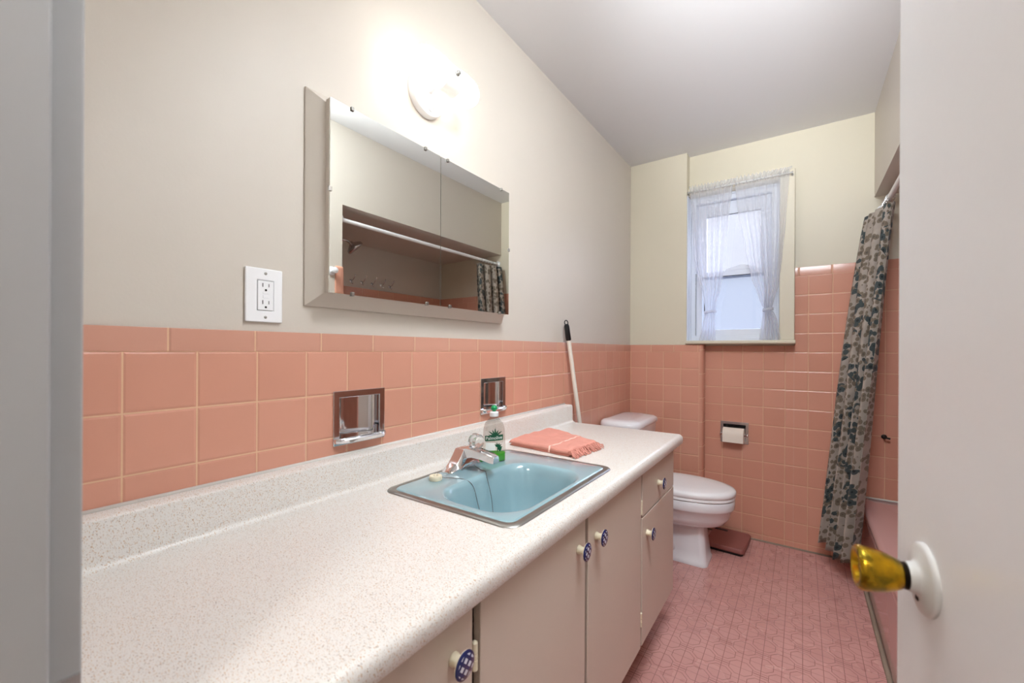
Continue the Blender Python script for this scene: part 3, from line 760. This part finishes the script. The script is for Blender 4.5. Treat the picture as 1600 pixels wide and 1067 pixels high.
# stopper and bead chain
sp = empty('sink_stopper', (.168, .800, DK)); tag(sp, 'cream rubber sink stopper with bead chain lying beside the faucet', 'sink stopper')
PI_ = Matrix.Translation((-.168, -.8, -DK))
bm = bmesh.new(); lathe(bm, (.168, .8, DK), (0, 0, 1), [(0, .0165), (.002, .0175), (.010, .0175), (.0125, .0160), (.0125, .008), (.010, .007), (.0095, .004)], 32); o = obj('plug', bm, 'cream', sp, smooth=40); o.matrix_parent_inverse = PI_
bm = bmesh.new(); tube(bm, [(.168+.0045*cos(a), .8, DK+.013+.0045*sin(a)) for a in [k/12*2*pi for k in range(13)]], .0009, 6); o = obj('ring', bm, 'chrome', sp, smooth=True); o.matrix_parent_inverse = PI_
def bez(p, n):
    out = []
    for i in range(len(p)-1):
        p0, p1, p2, p3 = (Vector(p[max(0, min(len(p)-1, i+d))]) for d in (-1, 0, 1, 2))
        for k in range(n):
            t = k/n; out.append(.5*((2*p1)+(-p0+p2)*t+(2*p0-5*p1+4*p2-p3)*t*t+(-p0+3*p1-3*p2+p3)*t**3))
    out.append(Vector(p[-1])); return out
chain = bez([(.172, .806, DK+.008), (.182, .822, DK+.003), (.205, .838, DK+.002), (.235, .850, DK-.002), (.252, .858, DK-.02), (.266, .862, DK-.07), (.288, .866, DK-.13), (.31, .872, DK-.156),
             (.30, .895, DK-.155), (.283, .908, DK-.13), (.268, .915, DK-.06), (.246, .922, DK-.008), (.236, .928, DK+.004), (.215, .934, DK+.003), (.186, .937, DK+.012)], 14)
bm = bmesh.new(); acc = 0; last = chain[0]
for p in chain:
    acc += (p-last).length; last = p
    if acc >= .0034:
        acc = 0; bmesh.ops.create_icosphere(bm, subdivisions=1, radius=.0015, matrix=Matrix.Translation(p))
tube(bm, chain, .0006, 5); o = obj('chain', bm, 'bead', sp, smooth=True); o.matrix_parent_inverse = PI_
tilt(sp)

# dish soap bottle -----------------------------------------------------------
BX, BY = .176, 1.047
bt = empty('soap_bottle', (BX, BY, DK)); tag(bt, 'clear dish soap bottle with green cap behind the faucet, green liquid at its bottom', 'bottle')
bt.rotation_euler = (0, 0, radians(37))     # its label turned to the doorway
# body section in local frame: x wide, y thin
def oval(z, a, b, n=40, e=.86): return [Vector((a*abs(cos(q))**e*(1 if cos(q) >= 0 else -1), b*abs(sin(q))**e*(1 if sin(q) >= 0 else -1), z)) for q in [k/n*2*pi for k in range(n)]]
prof = [(0, .034, .019), (.003, .0365, .0215), (.03, .0365, .022), (.06, .0355, .0218), (.09, .034, .021), (.105, .0325, .020), (.118, .028, .018), (.128, .020, .015), (.134, .0135, .0125), (.139, .012, .012)]
bm = bmesh.new(); loft(bm, [oval(z, a, b) for z, a, b in prof]); obj('body', bm, 'clearplastic', bt, smooth=50)
bm = bmesh.new(); loft(bm, [oval(z, a-.0012, b-.0012) for z, a, b in [(.0012, .033, .018), (.004, .036, .021), (.026, .0365, .0218)]]); o = obj('liquid', bm, 'liquid', bt, smooth=50); o['label'] = 'bright green liquid soap'
bm = bmesh.new(); lathe(bm, (0, 0, .1392), (0, 0, 1), [(0, .0135), (.001, .0142), (.013, .0142), (.015, .012), (.0155, .006)], 32); o = obj('cap', bm, 'white', bt, smooth=40); o['label'] = 'white screw cap'
bm = bmesh.new(); lathe(bm, (0, 0, .155), (0, 0, 1), [(0, .006), (.003, .006), (.005, .0092), (.010, .0105), (.015, .0088), (.018, .005), (.019, .001)], 24); o = obj('nozzle', bm, 'green', bt, smooth=50); o['label'] = 'green push-pull nozzle'
def wrap(x, z):      # place on the oval's front (-y) surface
    pz = prof
    for (z0, a0, b0), (z1, a1, b1) in zip(pz, pz[1:]):
        if z0 <= z <= z1: t = (z-z0)/(z1-z0); a, b = a0+(a1-a0)*t, b0+(b1-b0)*t; break
    c = max(-.97, min(.97, x/a)); q = math.acos(abs(c)**(1/.86)*(1 if c >= 0 else -1))
    return Vector((x, -(b*abs(sin(q))**.86)-.0005, z))
M['lblgreen'] = simple('dark_green_print', (14, 84, 56), .4); M['lblwhite'] = simple('white_print', (240, 244, 238), .4)
lb = bmesh.new()
nx = 18   # banner
def patch(bm, x0, x1, z0, z1, off=0, mi=0, skew=.08):
    rows = []
    for j in range(5):
        z = z0+(z1-z0)*j/4; rows.append([bm.verts.new(wrap(x0+(x1-x0)*i/nx, z+skew*(x0+(x1-x0)*i/nx))+Vector((0, -off, 0))) for i in range(nx+1)])
    for p, q in zip(rows, rows[1:]):
        for i in range(nx): bm.faces.new((p[i], p[i+1], q[i+1], q[i])).material_index = mi
patch(lb, -.028, .028, .066, .083)
def leaf(bm, x, z, ang_, L, w, mi=0, off=.0001):
    d = Vector((cos(ang_), sin(ang_))); p = Vector((-d.y, d.x)); pts = []
    for t, s in ((0, .15), (.3, 1), (.65, .75), (1, 0), (.65, -.75), (.3, -1), (0, -.15)):
        q = Vector((x, z))+d*(L*t)+p*(w*s); pts.append(bm.verts.new(wrap(q.x, q.y)+Vector((0, -off, 0))))
    bm.faces.new(pts).material_index = mi
for k in range(7): leaf(lb, .004, .081, pi*(.04+.92*k/6), .022+.004*(k % 2), .0026)
for k in range(7): leaf(lb, .012, .046, -pi*.35+pi*1.1*k/6, .015, .0028)
leaf(lb, .011, .030, pi*.5, .02, .0014); leaf(lb, .016, .032, pi*.35, .02, .003)
patch(lb, -.026, .004, .036, .060, .00005, 1, .02)
o = obj('label', lb, ['lblgreen', 'lblwhite'], bt, smooth='keep'); o['label'] = 'dark green leafy label with the word Palmolive'
cu = bpy.data.curves.new('lettering', 'FONT'); cu.body = 'Palmolive'; cu.size = .0145; cu.align_x = 'CENTER'; cu.align_y = 'CENTER'
tmp = bpy.data.objects.new('tmp', cu); COL.objects.link(tmp); dg = bpy.context.evaluated_depsgraph_get()
me = bpy.data.meshes.new_from_object(tmp.evaluated_get(dg)); bpy.data.objects.remove(tmp)
xs_ = [v.co.x for v in me.vertices]; sc_ = .050/(max(xs_)-min(xs_))
for v in me.vertices: x = v.co.x*sc_; v.co = wrap(x, .0745+v.co.y*1.0+.08*x)+Vector((0, -.0003, 0))
me.materials.append(M['lblwhite']); lo_ = bpy.data.objects.new('lettering', me); COL.objects.link(lo_); lo_.parent = o
tilt(bt)

# towel ------------------------------------------------------------------------
tw = empty('towel', (.22, 1.38, CZt)); tag(tw, 'folded coral hand towel with pale stripe and fringed end on the countertop', 'towel')
WI = Matrix.Translation((-.22, -1.38, -CZt))
P00, P10, P11, P01 = Vector((.078, 1.262, 0)), Vector((.345, 1.235, 0)), Vector((.362, 1.425, 0)), Vector((.085, 1.565, 0))
def tq(a, b): return P00*(1-a)*(1-b)+P10*a*(1-b)+P11*a*b+P01*(1-a)*b
def layer(z0, th, sh=0, sd=0, amp=.002, shrink=0):
    bm = bmesh.new(); n = 44; rows = []
    for j in range(n+1):
        row = []
        for i in range(n+1):
            a, b = shrink+(1-2*shrink)*i/n, shrink+(1-2*shrink)*j/n
            p = tq(a, b); e = min(i, n-i, j, n-j)/n; rnd = min(1, e/.035); h = th*math.sqrt(max(0, 1-(1-rnd)**2))
            w = noise.noise(Vector((p.x*14+sd, p.y*16, sd)))*amp + noise.noise(Vector((p.x*45+sd, p.y*40, sd)))*amp*.5
            ed = .004*noise.noise(Vector((p.x*25+sd, p.y*25, 3+sd)))
            p = p+Vector((ed, ed*1.2, 0)); row.append(Vector((p.x, p.y, CZt+z0+h+(w*rnd))))
        rows.append(row)
    top = [[bm.verts.new(p) for p in r] for r in rows]; bot = [[bm.verts.new((p.x, p.y, CZt+z0)) if 0 < i < n and 0 < j < n else top[j][i] for i, p in enumerate(r)] for j, r in enumerate(rows)]
    for j in range(n):
        for i in range(n):
            bm.faces.new((top[j][i], top[j][i+1], top[j+1][i+1], top[j+1][i])); 
            q = [bot[j][i], bot[j+1][i], bot[j+1][i+1], bot[j][i+1]]
            if len(set(q)) == 4 and not all(v in (top[j][i], top[j][i+1], top[j+1][i], top[j+1][i+1]) for v in q): bm.faces.new(q)
    return bm, rows
b1, _ = layer(.0008, .008, sd=1, amp=.001, shrink=.012); o = obj('lower_fold', b1, 'cloth_towel', tw, smooth=True); o.matrix_parent_inverse = WI
b2, rows = layer(.0095, .014, sd=5, amp=.0075); o = obj('upper_fold', b2, 'cloth_towel', tw, smooth=True); o.matrix_parent_inverse = WI
# pale woven stripe across the top and down the near edge
bm = bmesh.new(); prev = None; n = 44
for j in range(0, n+1):
    a = .70; i = int(a*n); p = rows[j][i]; q = rows[j][i+1]
    wv = [bm.verts.new(p+Vector((0, -.0006 if j < 2 else 0, .0011))), bm.verts.new(p+(q-p)*1.0+Vector((0, -.0006 if j < 2 else 0, .0011)))]
    if prev: bm.faces.new((prev[0], prev[1], wv[1], wv[0]))
    prev = wv
p, q = rows[0][int(.7*n)], rows[0][int(.7*n)+1]
fv = [bm.verts.new(v) for v in (p+Vector((0, -.0012, .001)), q+Vector((0, -.0012, .001)), q+Vector((0, -.0012, -.006)), p+Vector((0, -.0012, -.006)))]; bm.faces.new(fv)
o = obj('stripe', bm, 'cloth_stripe', tw, smooth=True); o['label'] = 'pale pink stripe'; o.matrix_parent_inverse = WI
bm = bmesh.new()
for k in range(150):
    b = random.random(); p = tq(1, b)+Vector((-.006, 0, CZt+random.uniform(.006, .019)))
    L = random.uniform(.018, .038); d = Vector((.9, .25+random.uniform(-.7, .7), 0)).normalized()
    pts = [p, p+d*L*.4+Vector((0, 0, .003)), p+d*L*.8+Vector((random.uniform(-.004, .004), random.uniform(-.006, .006), 0)), p+d*L+Vector((0, random.uniform(-.006, .006), 0))]
    pts[2].z = CZt+random.uniform(.003, .01); pts[3].z = CZt+.0022
    tube(bm, pts, .0017, 5)
fo = obj('fringe', bm, 'cloth_towel', tw, smooth=True); fo['kind'] = 'stuff'; fo.matrix_parent_inverse = WI
tilt(tw)

# ------------------------------------------------------------------ wall things
# recessed chrome soap dishes
def soap_dish(h, label):
    y0, y1, z0, z1 = h; yc = (y0+y1)/2
    r = empty('soap_dish', (0, yc, z0)); tag(r, label, 'soap dish', 'recessed chrome soap dishes'); I = Matrix.Translation((0, -yc, -z0))
    bm = bmesh.new(); w = .014; g = .0135
    slab(bm, 0, .0006, .004, (y0-g, y1+g), (z0-g, z1+g), [(y0+.004, y1-.004, z0+.004, z1-.004)]); o = obj('frame', bm, 'chrome', r, bevel=.0015); o.matrix_parent_inverse = I
    bm = bmesh.new(); n = 12      # curved recess: a half pipe running up and down
    rings = []
    for z in (z0+.001, z1-.001):
        rings.append([Vector((.001-.034*sin(pi*k/n)**.45, yc+(y1-y0-.004)/2*cos(pi*k/n)*-1, z)) for k in range(n+1)])
    vs = loft(bm, rings, False, False, closed=False); bm.faces.new(vs[0]); bm.faces.new(vs[1][::-1])
    o = obj('recess', bm, 'chrome', r, smooth=50); o.matrix_parent_inverse = I
    bm = bmesh.new(); rings = []      # bowed lip/tray in front
    for dx, zz, k in ((.004, z0-.008, 1), (.0255, z0-.006, 1), (.029, z0+.002, 1.02), (.026, z0+.006, 1.0), (.022, z0+.003, .97), (.004, z0-.002, .97)):
        rings.append([Vector((.001+dx*(sin(pi*q/16)**.6 if 0 < q < 16 else .12), yc+((y1-y0)/2+.012)*k*-cos(pi*q/16), zz)) for q in range(17)])
    loft(bm, rings, False, False, closed=False); o = obj('tray', bm, 'chrome', r, smooth=50); o.matrix_parent_inverse = I
    sm = o.modifiers.new('s', 'SOLIDIFY'); sm.thickness = .0015
    return r
soap_dish(DISH[0], 'recessed chrome soap dish in the pink tiles, the larger in view left of the faucet')
soap_dish(DISH[1], 'recessed chrome soap dish in the pink tiles directly behind the soap bottle')

# outlet
ot = empty('wall_outlet', (0, .4405, 1.2555)); tag(ot, 'white double power outlet on the cream wall left of the mirror cabinet', 'outlet')
OI = Matrix.Translation((0, -.4405, -1.2555))
def op(name, bm, m, par=None, **k):
    o = obj(name, bm, m, par or ot, **k)
    if par is None: o.matrix_parent_inverse = OI
    return o
bm = bmesh.new(); slab(bm, 0, -PT+.0005, .002, (.402, .479), (1.197, 1.315), [(.4255, .4595, 1.2225, 1.2885)]); op('cover_plate', bm, 'white', bevel=.0025)
rc = op('receptacle', B(((-.004, .4262, 1.2232), (.003, .4588, 1.2878))), 'white', bevel=.001)
bm = bmesh.new(); yc = .4425
for zc in (1.275, 1.2375):
    bm = bmesh.new(); box(bm, (.0031, yc-.0072, zc-.001), (.0034, yc-.0056, zc+.0075)); box(bm, (.0031, yc+.0056, zc-.0005), (.0034, yc+.0070, zc+.0065))
    lathe(bm, (.0031, yc, zc-.0075), (1, 0, 0), [(0, .0024), (.0003, .0024)], 16); op('slots', bm, 'slot', rc)
bm = B(((.0031, yc-.0062, 1.2592), (.0040, yc+.0062, 1.2630)), ((.0031, yc-.0062, 1.2500), (.0040, yc+.0062, 1.2562))); op('test_buttons', bm, 'white', rc, bevel=.0004)
for zc in (1.304, 1.208):
    bm = bmesh.new(); lathe(bm, (.0021, yc, zc), (1, 0, 0), [(0, .0032), (.0006, .0030), (.0009, .0022)], 16); op('screw', bm, 'steel', smooth=40)

# medicine cabinet
MX = .055; fy0, fy1, fz0, fz1 = .561, 1.293, 1.273, 1.735; wy0, wy1, wz0, wz1 = .531, 1.325, 1.242, 1.765
mc = empty('medicine_cabinet', (0, .927, 1.50)); tag(mc, 'mirror-fronted medicine cabinet in a splayed cream frame on the left wall', 'medicine cabinet')
MI = Matrix.Translation((0, -.927, -1.5))
def mp_(name, bm, m, par=None, **k):
    o = obj(name, bm, m, par or mc, **k)
    if par is None: o.matrix_parent_inverse = MI
    return o
bm = bmesh.new()
def rect(x, a, b, c, d): return [Vector((x, a, c)), Vector((x, b, c)), Vector((x, b, d)), Vector((x, a, d))]
loft(bm, [rect(-PT+.0005, wy0, wy1, wz0, wz1), rect(.0, wy0, wy1, wz0, wz1), rect(.036, fy0+.002, fy1-.002, fz0+.003, fz1-.006)])
mp_('frame', bm, 'paint', bevel=.0012)
gap = .928
for a, b in ((fy0, gap-.0012), (gap+.0012, fy1)):
    d = mp_('mirror_door', B(((.0365, a, fz0), (MX-.0045, b, fz1))), 'paint', bevel=.0008)
    mp_('mirror_glass', B(((MX-.0042, a, fz0), (MX, b, fz1))), 'mirror', d)
    d['label'] = 'mirrored door'
    yy = [q for q in ((.619, .864, .622, .873) if a < .8 else (.958, 1.242, .972, 1.238))]
    cl = [(yy[0], fz1), (yy[1], fz1), (yy[2], fz0), (yy[3], fz0)]
    for y, z in cl:
        s = 1 if z > 1.5 else -1; bm = bmesh.new()
        box(bm, (MX-.006, y-.004, z-.007 if s > 0 else z-.003), (MX+.004, y+.004, z+.003 if s > 0 else z+.007)); mp_('clip', bm, 'steel', d, bevel=.0012)
    y = fy0 if a < .8 else fy1
    bm = bmesh.new(); box(bm, (MX-.004, y-.004, 1.512), (MX+.0030, y+.004, 1.524)); mp_('clip', bm, 'chrome_rough', d, bevel=.0012)

# vanity lamp
LY, LZ = .918, 1.938
vl = empty('wall_lamp', (0, LY, LZ)); tag(vl, 'lit white twin-bulb wall lamp above the mirror cabinet', 'wall lamp'); LI = Matrix.Translation((0, -LY, -LZ))
def lp(name, bm, m, **k):
    o = obj(name, bm, m, vl, **k); o.matrix_parent_inverse = LI; return o
bm = bmesh.new(); lathe(bm, (-PT+.0005, LY, LZ), (1, 0, 0), [(0, .070), (.014, .070), (.020, .067), (.022, .060), (.023, .0)][:-1]+[(.023, .002)], 48); lp('base_plate', bm, 'white', smooth=40)
bm = bmesh.new(); lathe(bm, (.0172, LY+.004, LZ-.044), (1, 0, 0), [(0, .0125), (.002, .0125), (.003, .0115)], 24); lp('socket', bm, 'white', smooth=40)
bm = B(((.0203, LY-.001, LZ-.047), (.0206, LY+.0005, LZ-.040)), ((.0203, LY+.006, LZ-.047), (.0206, LY+.0075, LZ-.040)), ((.0203, LY+.0105, LZ-.0455), (.0206, LY+.013, LZ-.0425)))
lp('socket_slots', bm, 'slot')
AXX, AZ = .088, 1.957
bm = bmesh.new(); lathe(bm, (.016, LY, AZ), (1, 0, 0), [(0, .022), (.02, .018), (.035, .018)], 24); lp('stem', bm, 'white', smooth=40)
# glass shade: two lit ends and the opal middle
for s in (-1, 1):
    bm = bmesh.new(); prof_ = [(.030, .0445), (.045, .0450), (.065, .0450), (.085, .0435), (.100, .0400), (.113, .0340), (.123, .0255), (.129, .0150), (.131, .004)]
    lathe(bm, (AXX, LY, AZ), (0, s, 0), prof_, 40); lp('shade', bm, 'lampglass', smooth=50)
bm = bmesh.new(); lathe(bm, (AXX, LY-.0298, AZ), (0, 1, 0), [(0, .0445), (.01, .0432), (.0298, .0425), (.0496, .0432), (.0596, .0445)], 40); lp('shade_band', bm, 'lampmid', smooth=50)
bm = bmesh.new(); lathe(bm, (AXX+.0425, LY, AZ), (1, 0, 0), [(0, .0075), (.003, .0075), (.004, .0055), (.009, .0055), (.010, .004)], 20); lp('finial', bm, 'steel', smooth=40)

# toilet paper holder + roll
tp = empty('toilet_paper_holder', ((TPH[0]+TPH[1])/2, WY, .635)); tag(tp, 'recessed chrome toilet paper holder in the pink tiles below the window', 'toilet paper holder')
TPI = Matrix.Translation((-(TPH[0]+TPH[1])/2, -WY, -.635))
bm = bmesh.new(); slab(bm, 1, WY-.0006, WY-.004, (.553, .708), (.569, .701), [(TPH[0]+.002, TPH[1]-.002, TPH[2]+.002, TPH[3]-.002)]); o = obj('frame', bm, 'chrome', tp, bevel=.0015); o.matrix_parent_inverse = TPI
bm = bmesh.new(); n = 12
rings = [[Vector((x, WY+.045*sin(pi*k/n)**.5, TPH[2]+.001+(TPH[3]-TPH[2]-.002)*k/n)) for k in range(n+1)] for x in (TPH[0]+.001, TPH[1]-.001)]
vs = loft(bm, rings, False, False, closed=False); bm.faces.new(vs[0]); bm.faces.new(vs[1][::-1]); o = obj('recess', bm, 'chrome_rough', tp, smooth=40); o.matrix_parent_inverse = TPI
for x in (.558, .702):
    bm = bmesh.new(); tube(bm, [(x, WY-.003, .625), (x, WY-.016, .624), (x, WY-.026, .623)], .006, 10); o = obj('post', bm, 'chrome', tp, smooth=True); o.matrix_parent_inverse = TPI
bm = bmesh.new(); tube(bm, [(.5585, WY-.026, .623), (.7015, WY-.026, .623)], .005, 10); o = obj('spindle', bm, 'chrome', tp, smooth=True); o.matrix_parent_inverse = TPI
bm = bmesh.new()
for r0, r1 in ((.0195, .044),):
    n = 40; rings = []
    for x, r in ((.572, r0), (.5725, r1-.001), (.5735, r1), (.6855, r1), (.6865, r1-.001), (.687, r0), (.63, r0-.0003), (.572, r0)):
        rings.append([Vector((x, WY-.026+r*cos(2*pi*k/n), .623+r*sin(2*pi*k/n))) for k in range(n)])
    loft(bm, rings, False, False)
box(bm, (.5735, WY-.0712, .583), (.6855, WY-.0702, .623))
tag(obj('toilet_roll', bm, 'paper', smooth=40), 'white toilet roll in the chrome holder on the back wall', 'toilet roll')

# toilet ------------------------------------------------------------------------
TY = 2.455
to = empty('toilet', (.3, TY, 0)); tag(to, 'white porcelain toilet with closed lid between the vanity and the window wall', 'toilet'); QI = Matrix.Translation((-.3, -TY, 0))
def tpz(name, bm, m='porcelain', **k):
    o = obj(name, bm, m, to, **k); o.matrix_parent_inverse = QI; return o
def egg(xb, xf, w, z, n=56, e=1.0, xm=None):
    xm = xb+(xf-xb)*.42 if xm is None else xm; pts = []
    for k in range(n):
        q = 2*pi*k/n; c, s = cos(q), sin(q)
        x = xm+(xf-xm)*c if c >= 0 else xm+(xm-xb)*(-abs(c)**.8)
        pts.append(Vector((x, TY+w*(abs(s)**.92)*(1 if s >= 0 else -1), z)))
    return pts
bm = bmesh.new()
loft(bm, [egg(.22, .545, .080, .195, xm=.36), egg(.21, .60, .115, .205, xm=.38), egg(.205, .640, .143, .225, xm=.40), egg(.20, .665, .163, .26, xm=.41), egg(.20, .675, .170, .302, xm=.42),
          egg(.195, .683, .176, .306, xm=.42), egg(.195, .688, .180, .315, xm=.42), egg(.195, .689, .180, .352, xm=.42), egg(.20, .684, .176, .358, xm=.42)])
tpz('bowl', bm, smooth=50)
bm = bmesh.new()
def ped(xb, xf, w, z, r=.03): return rrect((xb+xf)/2, TY, (xf-xb)/2, w, min(r, w-.002), z, 6)
loft(bm, [ped(.10, .570, .095, .001, .035), ped(.10, .570, .095, .018, .035), ped(.105, .565, .088, .024), ped(.11, .560, .082, .07), ped(.12, .553, .074, .13), ped(.14, .548, .070, .18), ped(.15, .545, .074, .21)], True, False)
tpz('pedestal', bm, smooth=50)
bm = bmesh.new()
tube(bm, [(.41, TY-.045, .05), (.37, TY-.07, .08), (.31, TY-.08, .13), (.26, TY-.08, .11), (.22, TY-.078, .06), (.2, TY-.07, .0315)], [.03, .035, .04, .04, .035, .03], 16); tpz('trapway', bm, smooth=True)
bm = bmesh.new(); loft(bm, [egg(.235, .684, .176, .3605), egg(.232, .690, .181, .364), egg(.232, .690, .181, .372), egg(.235, .687, .178, .377)]); tpz('seat', bm, 'white', smooth=50)
bm = bmesh.new(); loft(bm, [egg(.235, .688, .180, .3785), egg(.232, .693, .184, .383), egg(.232, .693, .184, .397), egg(.236, .688, .180, .404), egg(.25, .66, .16, .409), egg(.30, .58, .10, .411), egg(.38, .50, .04, .4115)]); tpz('lid', bm, 'white', smooth=50)
for s in (-1, 1):
    bm = bmesh.new(); tube(bm, [(.225, TY+s*.075-.02, .385), (.225, TY+s*.075+.02, .385)], .011, 12); tpz('hinge', bm, 'white', smooth=40)
def tankr(z, x0, x1, w, bow=.03, r=.04):
    pts = rrect((x0+x1)/2, TY, (x1-x0)/2, w, r, z, 8)
    for p in pts:
        if p.x > (x0+x1)/2: p.x += bow*(1-((p.y-TY)/w)**2)*((p.x-(x0+x1)/2)/((x1-x0)/2))
    return pts
bm = bmesh.new(); loft(bm, [tankr(.355, .03, .175, .17), tankr(.37, .025, .195, .19), tankr(.55, .02, .212, .205), tankr(.700, .018, .222, .212)]); tpz('tank', bm, smooth=50)
bm = bmesh.new(); loft(bm, [tankr(.7005, .014, .224, .215, .03, .06), tankr(.706, .010, .230, .221, .03, .065), tankr(.720, .010, .232, .223, .03, .07), tankr(.734, .012, .226, .217, .03, .07), tankr(.742, .022, .210, .200, .03, .06), tankr(.746, .05, .17, .16, .025, .05)])
tpz('tank_lid', bm, smooth=50)
bm = bmesh.new(); lathe(bm, (.226, TY-.14, .655), (1, 0, 0), [(0, .012), (.008, .011), (.012, .006)], 16); tube(bm, [(.238, TY-.14, .655), (.243, TY-.12, .652), (.245, TY-.07, .646)], .005, 8); tpz('flush_lever', bm, 'chrome', smooth=40)

# scale on the floor
bs_ = empty('bathroom_scale', (.62, 2.735, 0)); tag(bs_, 'flat dusty pink bathroom scale on the floor against the back wall', 'bathroom scale'); BI = Matrix.Translation((-.62, -2.735, 0))
bm = bmesh.new(); Rm = Matrix.Translation((.62, 2.745, 0)) @ Matrix.Rotation(radians(-3), 4, 'Z')
loft(bm, [[Rm @ p for p in rrect(0, 0, a, b, r, z)] for a, b, r, z in ((.098, .128, .02, .014), (.102, .132, .022, .018), (.102, .132, .022, .034), (.098, .128, .02, .040))]); o = obj('platform', bm, 'pinkvinyl', bs_, smooth=40); o.matrix_parent_inverse = BI
bm = bmesh.new(); loft(bm, [[Rm @ p for p in rrect(0, 0, .094, .124, .02, z)] for z in (.0005, .0138)]); o = obj('base', bm, 'black', bs_, smooth=40); o.matrix_parent_inverse = BI
bm = bmesh.new(); loft(bm, [[Rm @ p for p in rrect(-.055, .097, a, b, .004, z)] for a, b, z in ((.035, .011, .0402), (.034, .010, .0418))]); o = obj('dial_window', bm, 'black', bs_, smooth=40); o.matrix_parent_inverse = BI

# mop ---------------------------------------------------------------------------
mo = empty('mop', (.055, 2.10, 0)); tag(mo, 'thin cream mop pole with black grip leaning in the corner behind the countertop', 'mop'); PI2 = Matrix.Translation((-.055, -2.10, 0))
top = Vector((.022, 1.826, 1.285)); bot = Vector((.075, 2.098, .055)); d = (bot-top).normalized()
bm = bmesh.new(); tube(bm, [top+d*.09, bot], .0105, 14); o = obj('pole', bm, 'pole', mo, smooth=40); o.matrix_parent_inverse = PI2
bm = bmesh.new(); lathe(bm, top+d*.100, -d, [(0, .0120), (.003, .0135), (.07, .0130), (.08, .010), (.082, .006)], 18)
a, b = frame_for(d); c = top+d*.012
tube(bm, [c+a*0+b*(.009*cos(q))-d*(.012*sin(q)) for q in [k/16*2*pi for k in range(17)]], .0025, 6); o = obj('grip', bm, 'black', mo, smooth=40); o.matrix_parent_inverse = PI2
bm = bmesh.new(); box(bm, (.02, 2.02, .02), (.13, 2.17, .045)); o = obj('head', bm, 'trimwhite', mo, bevel=.006); o.matrix_parent_inverse = PI2
bm = bmesh.new(); box(bm, (.02, 2.02, .0005), (.13, 2.17, .0195)); o = obj('sponge', bm, 'cream', mo, bevel=.004); o.matrix_parent_inverse = PI2

# ------------------------------------------------------------------ light
wd = bpy.data.worlds.new('sky'); scn.world = wd; wd.use_nodes = True
bg = wd.node_tree.nodes['Background']; bg.inputs[0].default_value = (.85, .88, 1, 1); bg.inputs[1].default_value = .40
def light(name, typ, loc, energy, col, size=.1, rot=None):
    l = bpy.data.lights.new(name, typ); l.energy = energy; l.color = col
    if typ == 'AREA': l.shape = 'RECTANGLE'; l.size = size[0]; l.size_y = size[1]
    else: l.shadow_soft_size = size
    o = bpy.data.objects.new(name, l); COL.objects.link(o); o.location = loc
    if rot: o.rotation_euler = rot
    return o
# two unseen fill lights added for brightness, then daylight through the window
fl = light('ceiling_fill', 'SPOT', (1.0, .12, 1.70), 76, (.92, .965, 1), .12)  # added fill spot aimed up at the ceiling, out of view
fl.data.spot_size = radians(64); fl.data.spot_blend = 1; fl.rotation_euler = (Vector((1.10, 1.36, 2.41))-fl.location).to_track_quat('-Z', 'Y').to_euler()
light('overhead_fill', 'AREA', (1.0, .80, 2.34), 11.2, (.86, .945, 1), (.5, .5), (radians(46), 0, radians(4)))  # added fill below the ceiling, no fixture stands there
sun = light('overcast_daylight', 'SUN', (.9, 4.5, 3.2), 3.6, (.72, .78, 1)); sun.data.angle = radians(70); sun.rotation_euler = Vector((-.25, -.9, -.9)).to_track_quat('-Z', 'Y').to_euler()
light('daylight', 'AREA', (.61, WY+.19, 1.65), 1, (.72, .80, 1), (.5, .92), (radians(-90), 0, 0)).data.cycles.is_portal = True

# ------------------------------------------------------------------ camera
cam = bpy.data.cameras.new('camera'); co = bpy.data.objects.new('camera', cam); COL.objects.link(co); scn.camera = co
cam.sensor_width = 36; cam.lens = 36*650.7/1600; cam.shift_y = (546.6-533.5)/1600; cam.clip_start = .02
yaw, roll = .6081, -.0051
co.matrix_world = Matrix.Translation((.972, 0, 1.1389)) @ Matrix.Rotation(yaw, 4, 'Z') @ Matrix.Rotation(pi/2, 4, 'X') @ Matrix.Rotation(-roll, 4, 'Z')
cam.dof.use_dof = True; cam.dof.focus_distance = 1.6; cam.dof.aperture_fstop = 5.0
vs_ = scn.view_settings; vs_.view_transform = 'Standard'; vs_.look = 'None'; vs_.gamma = 1; vs_.exposure = 1.45; vs_.use_curve_mapping = False
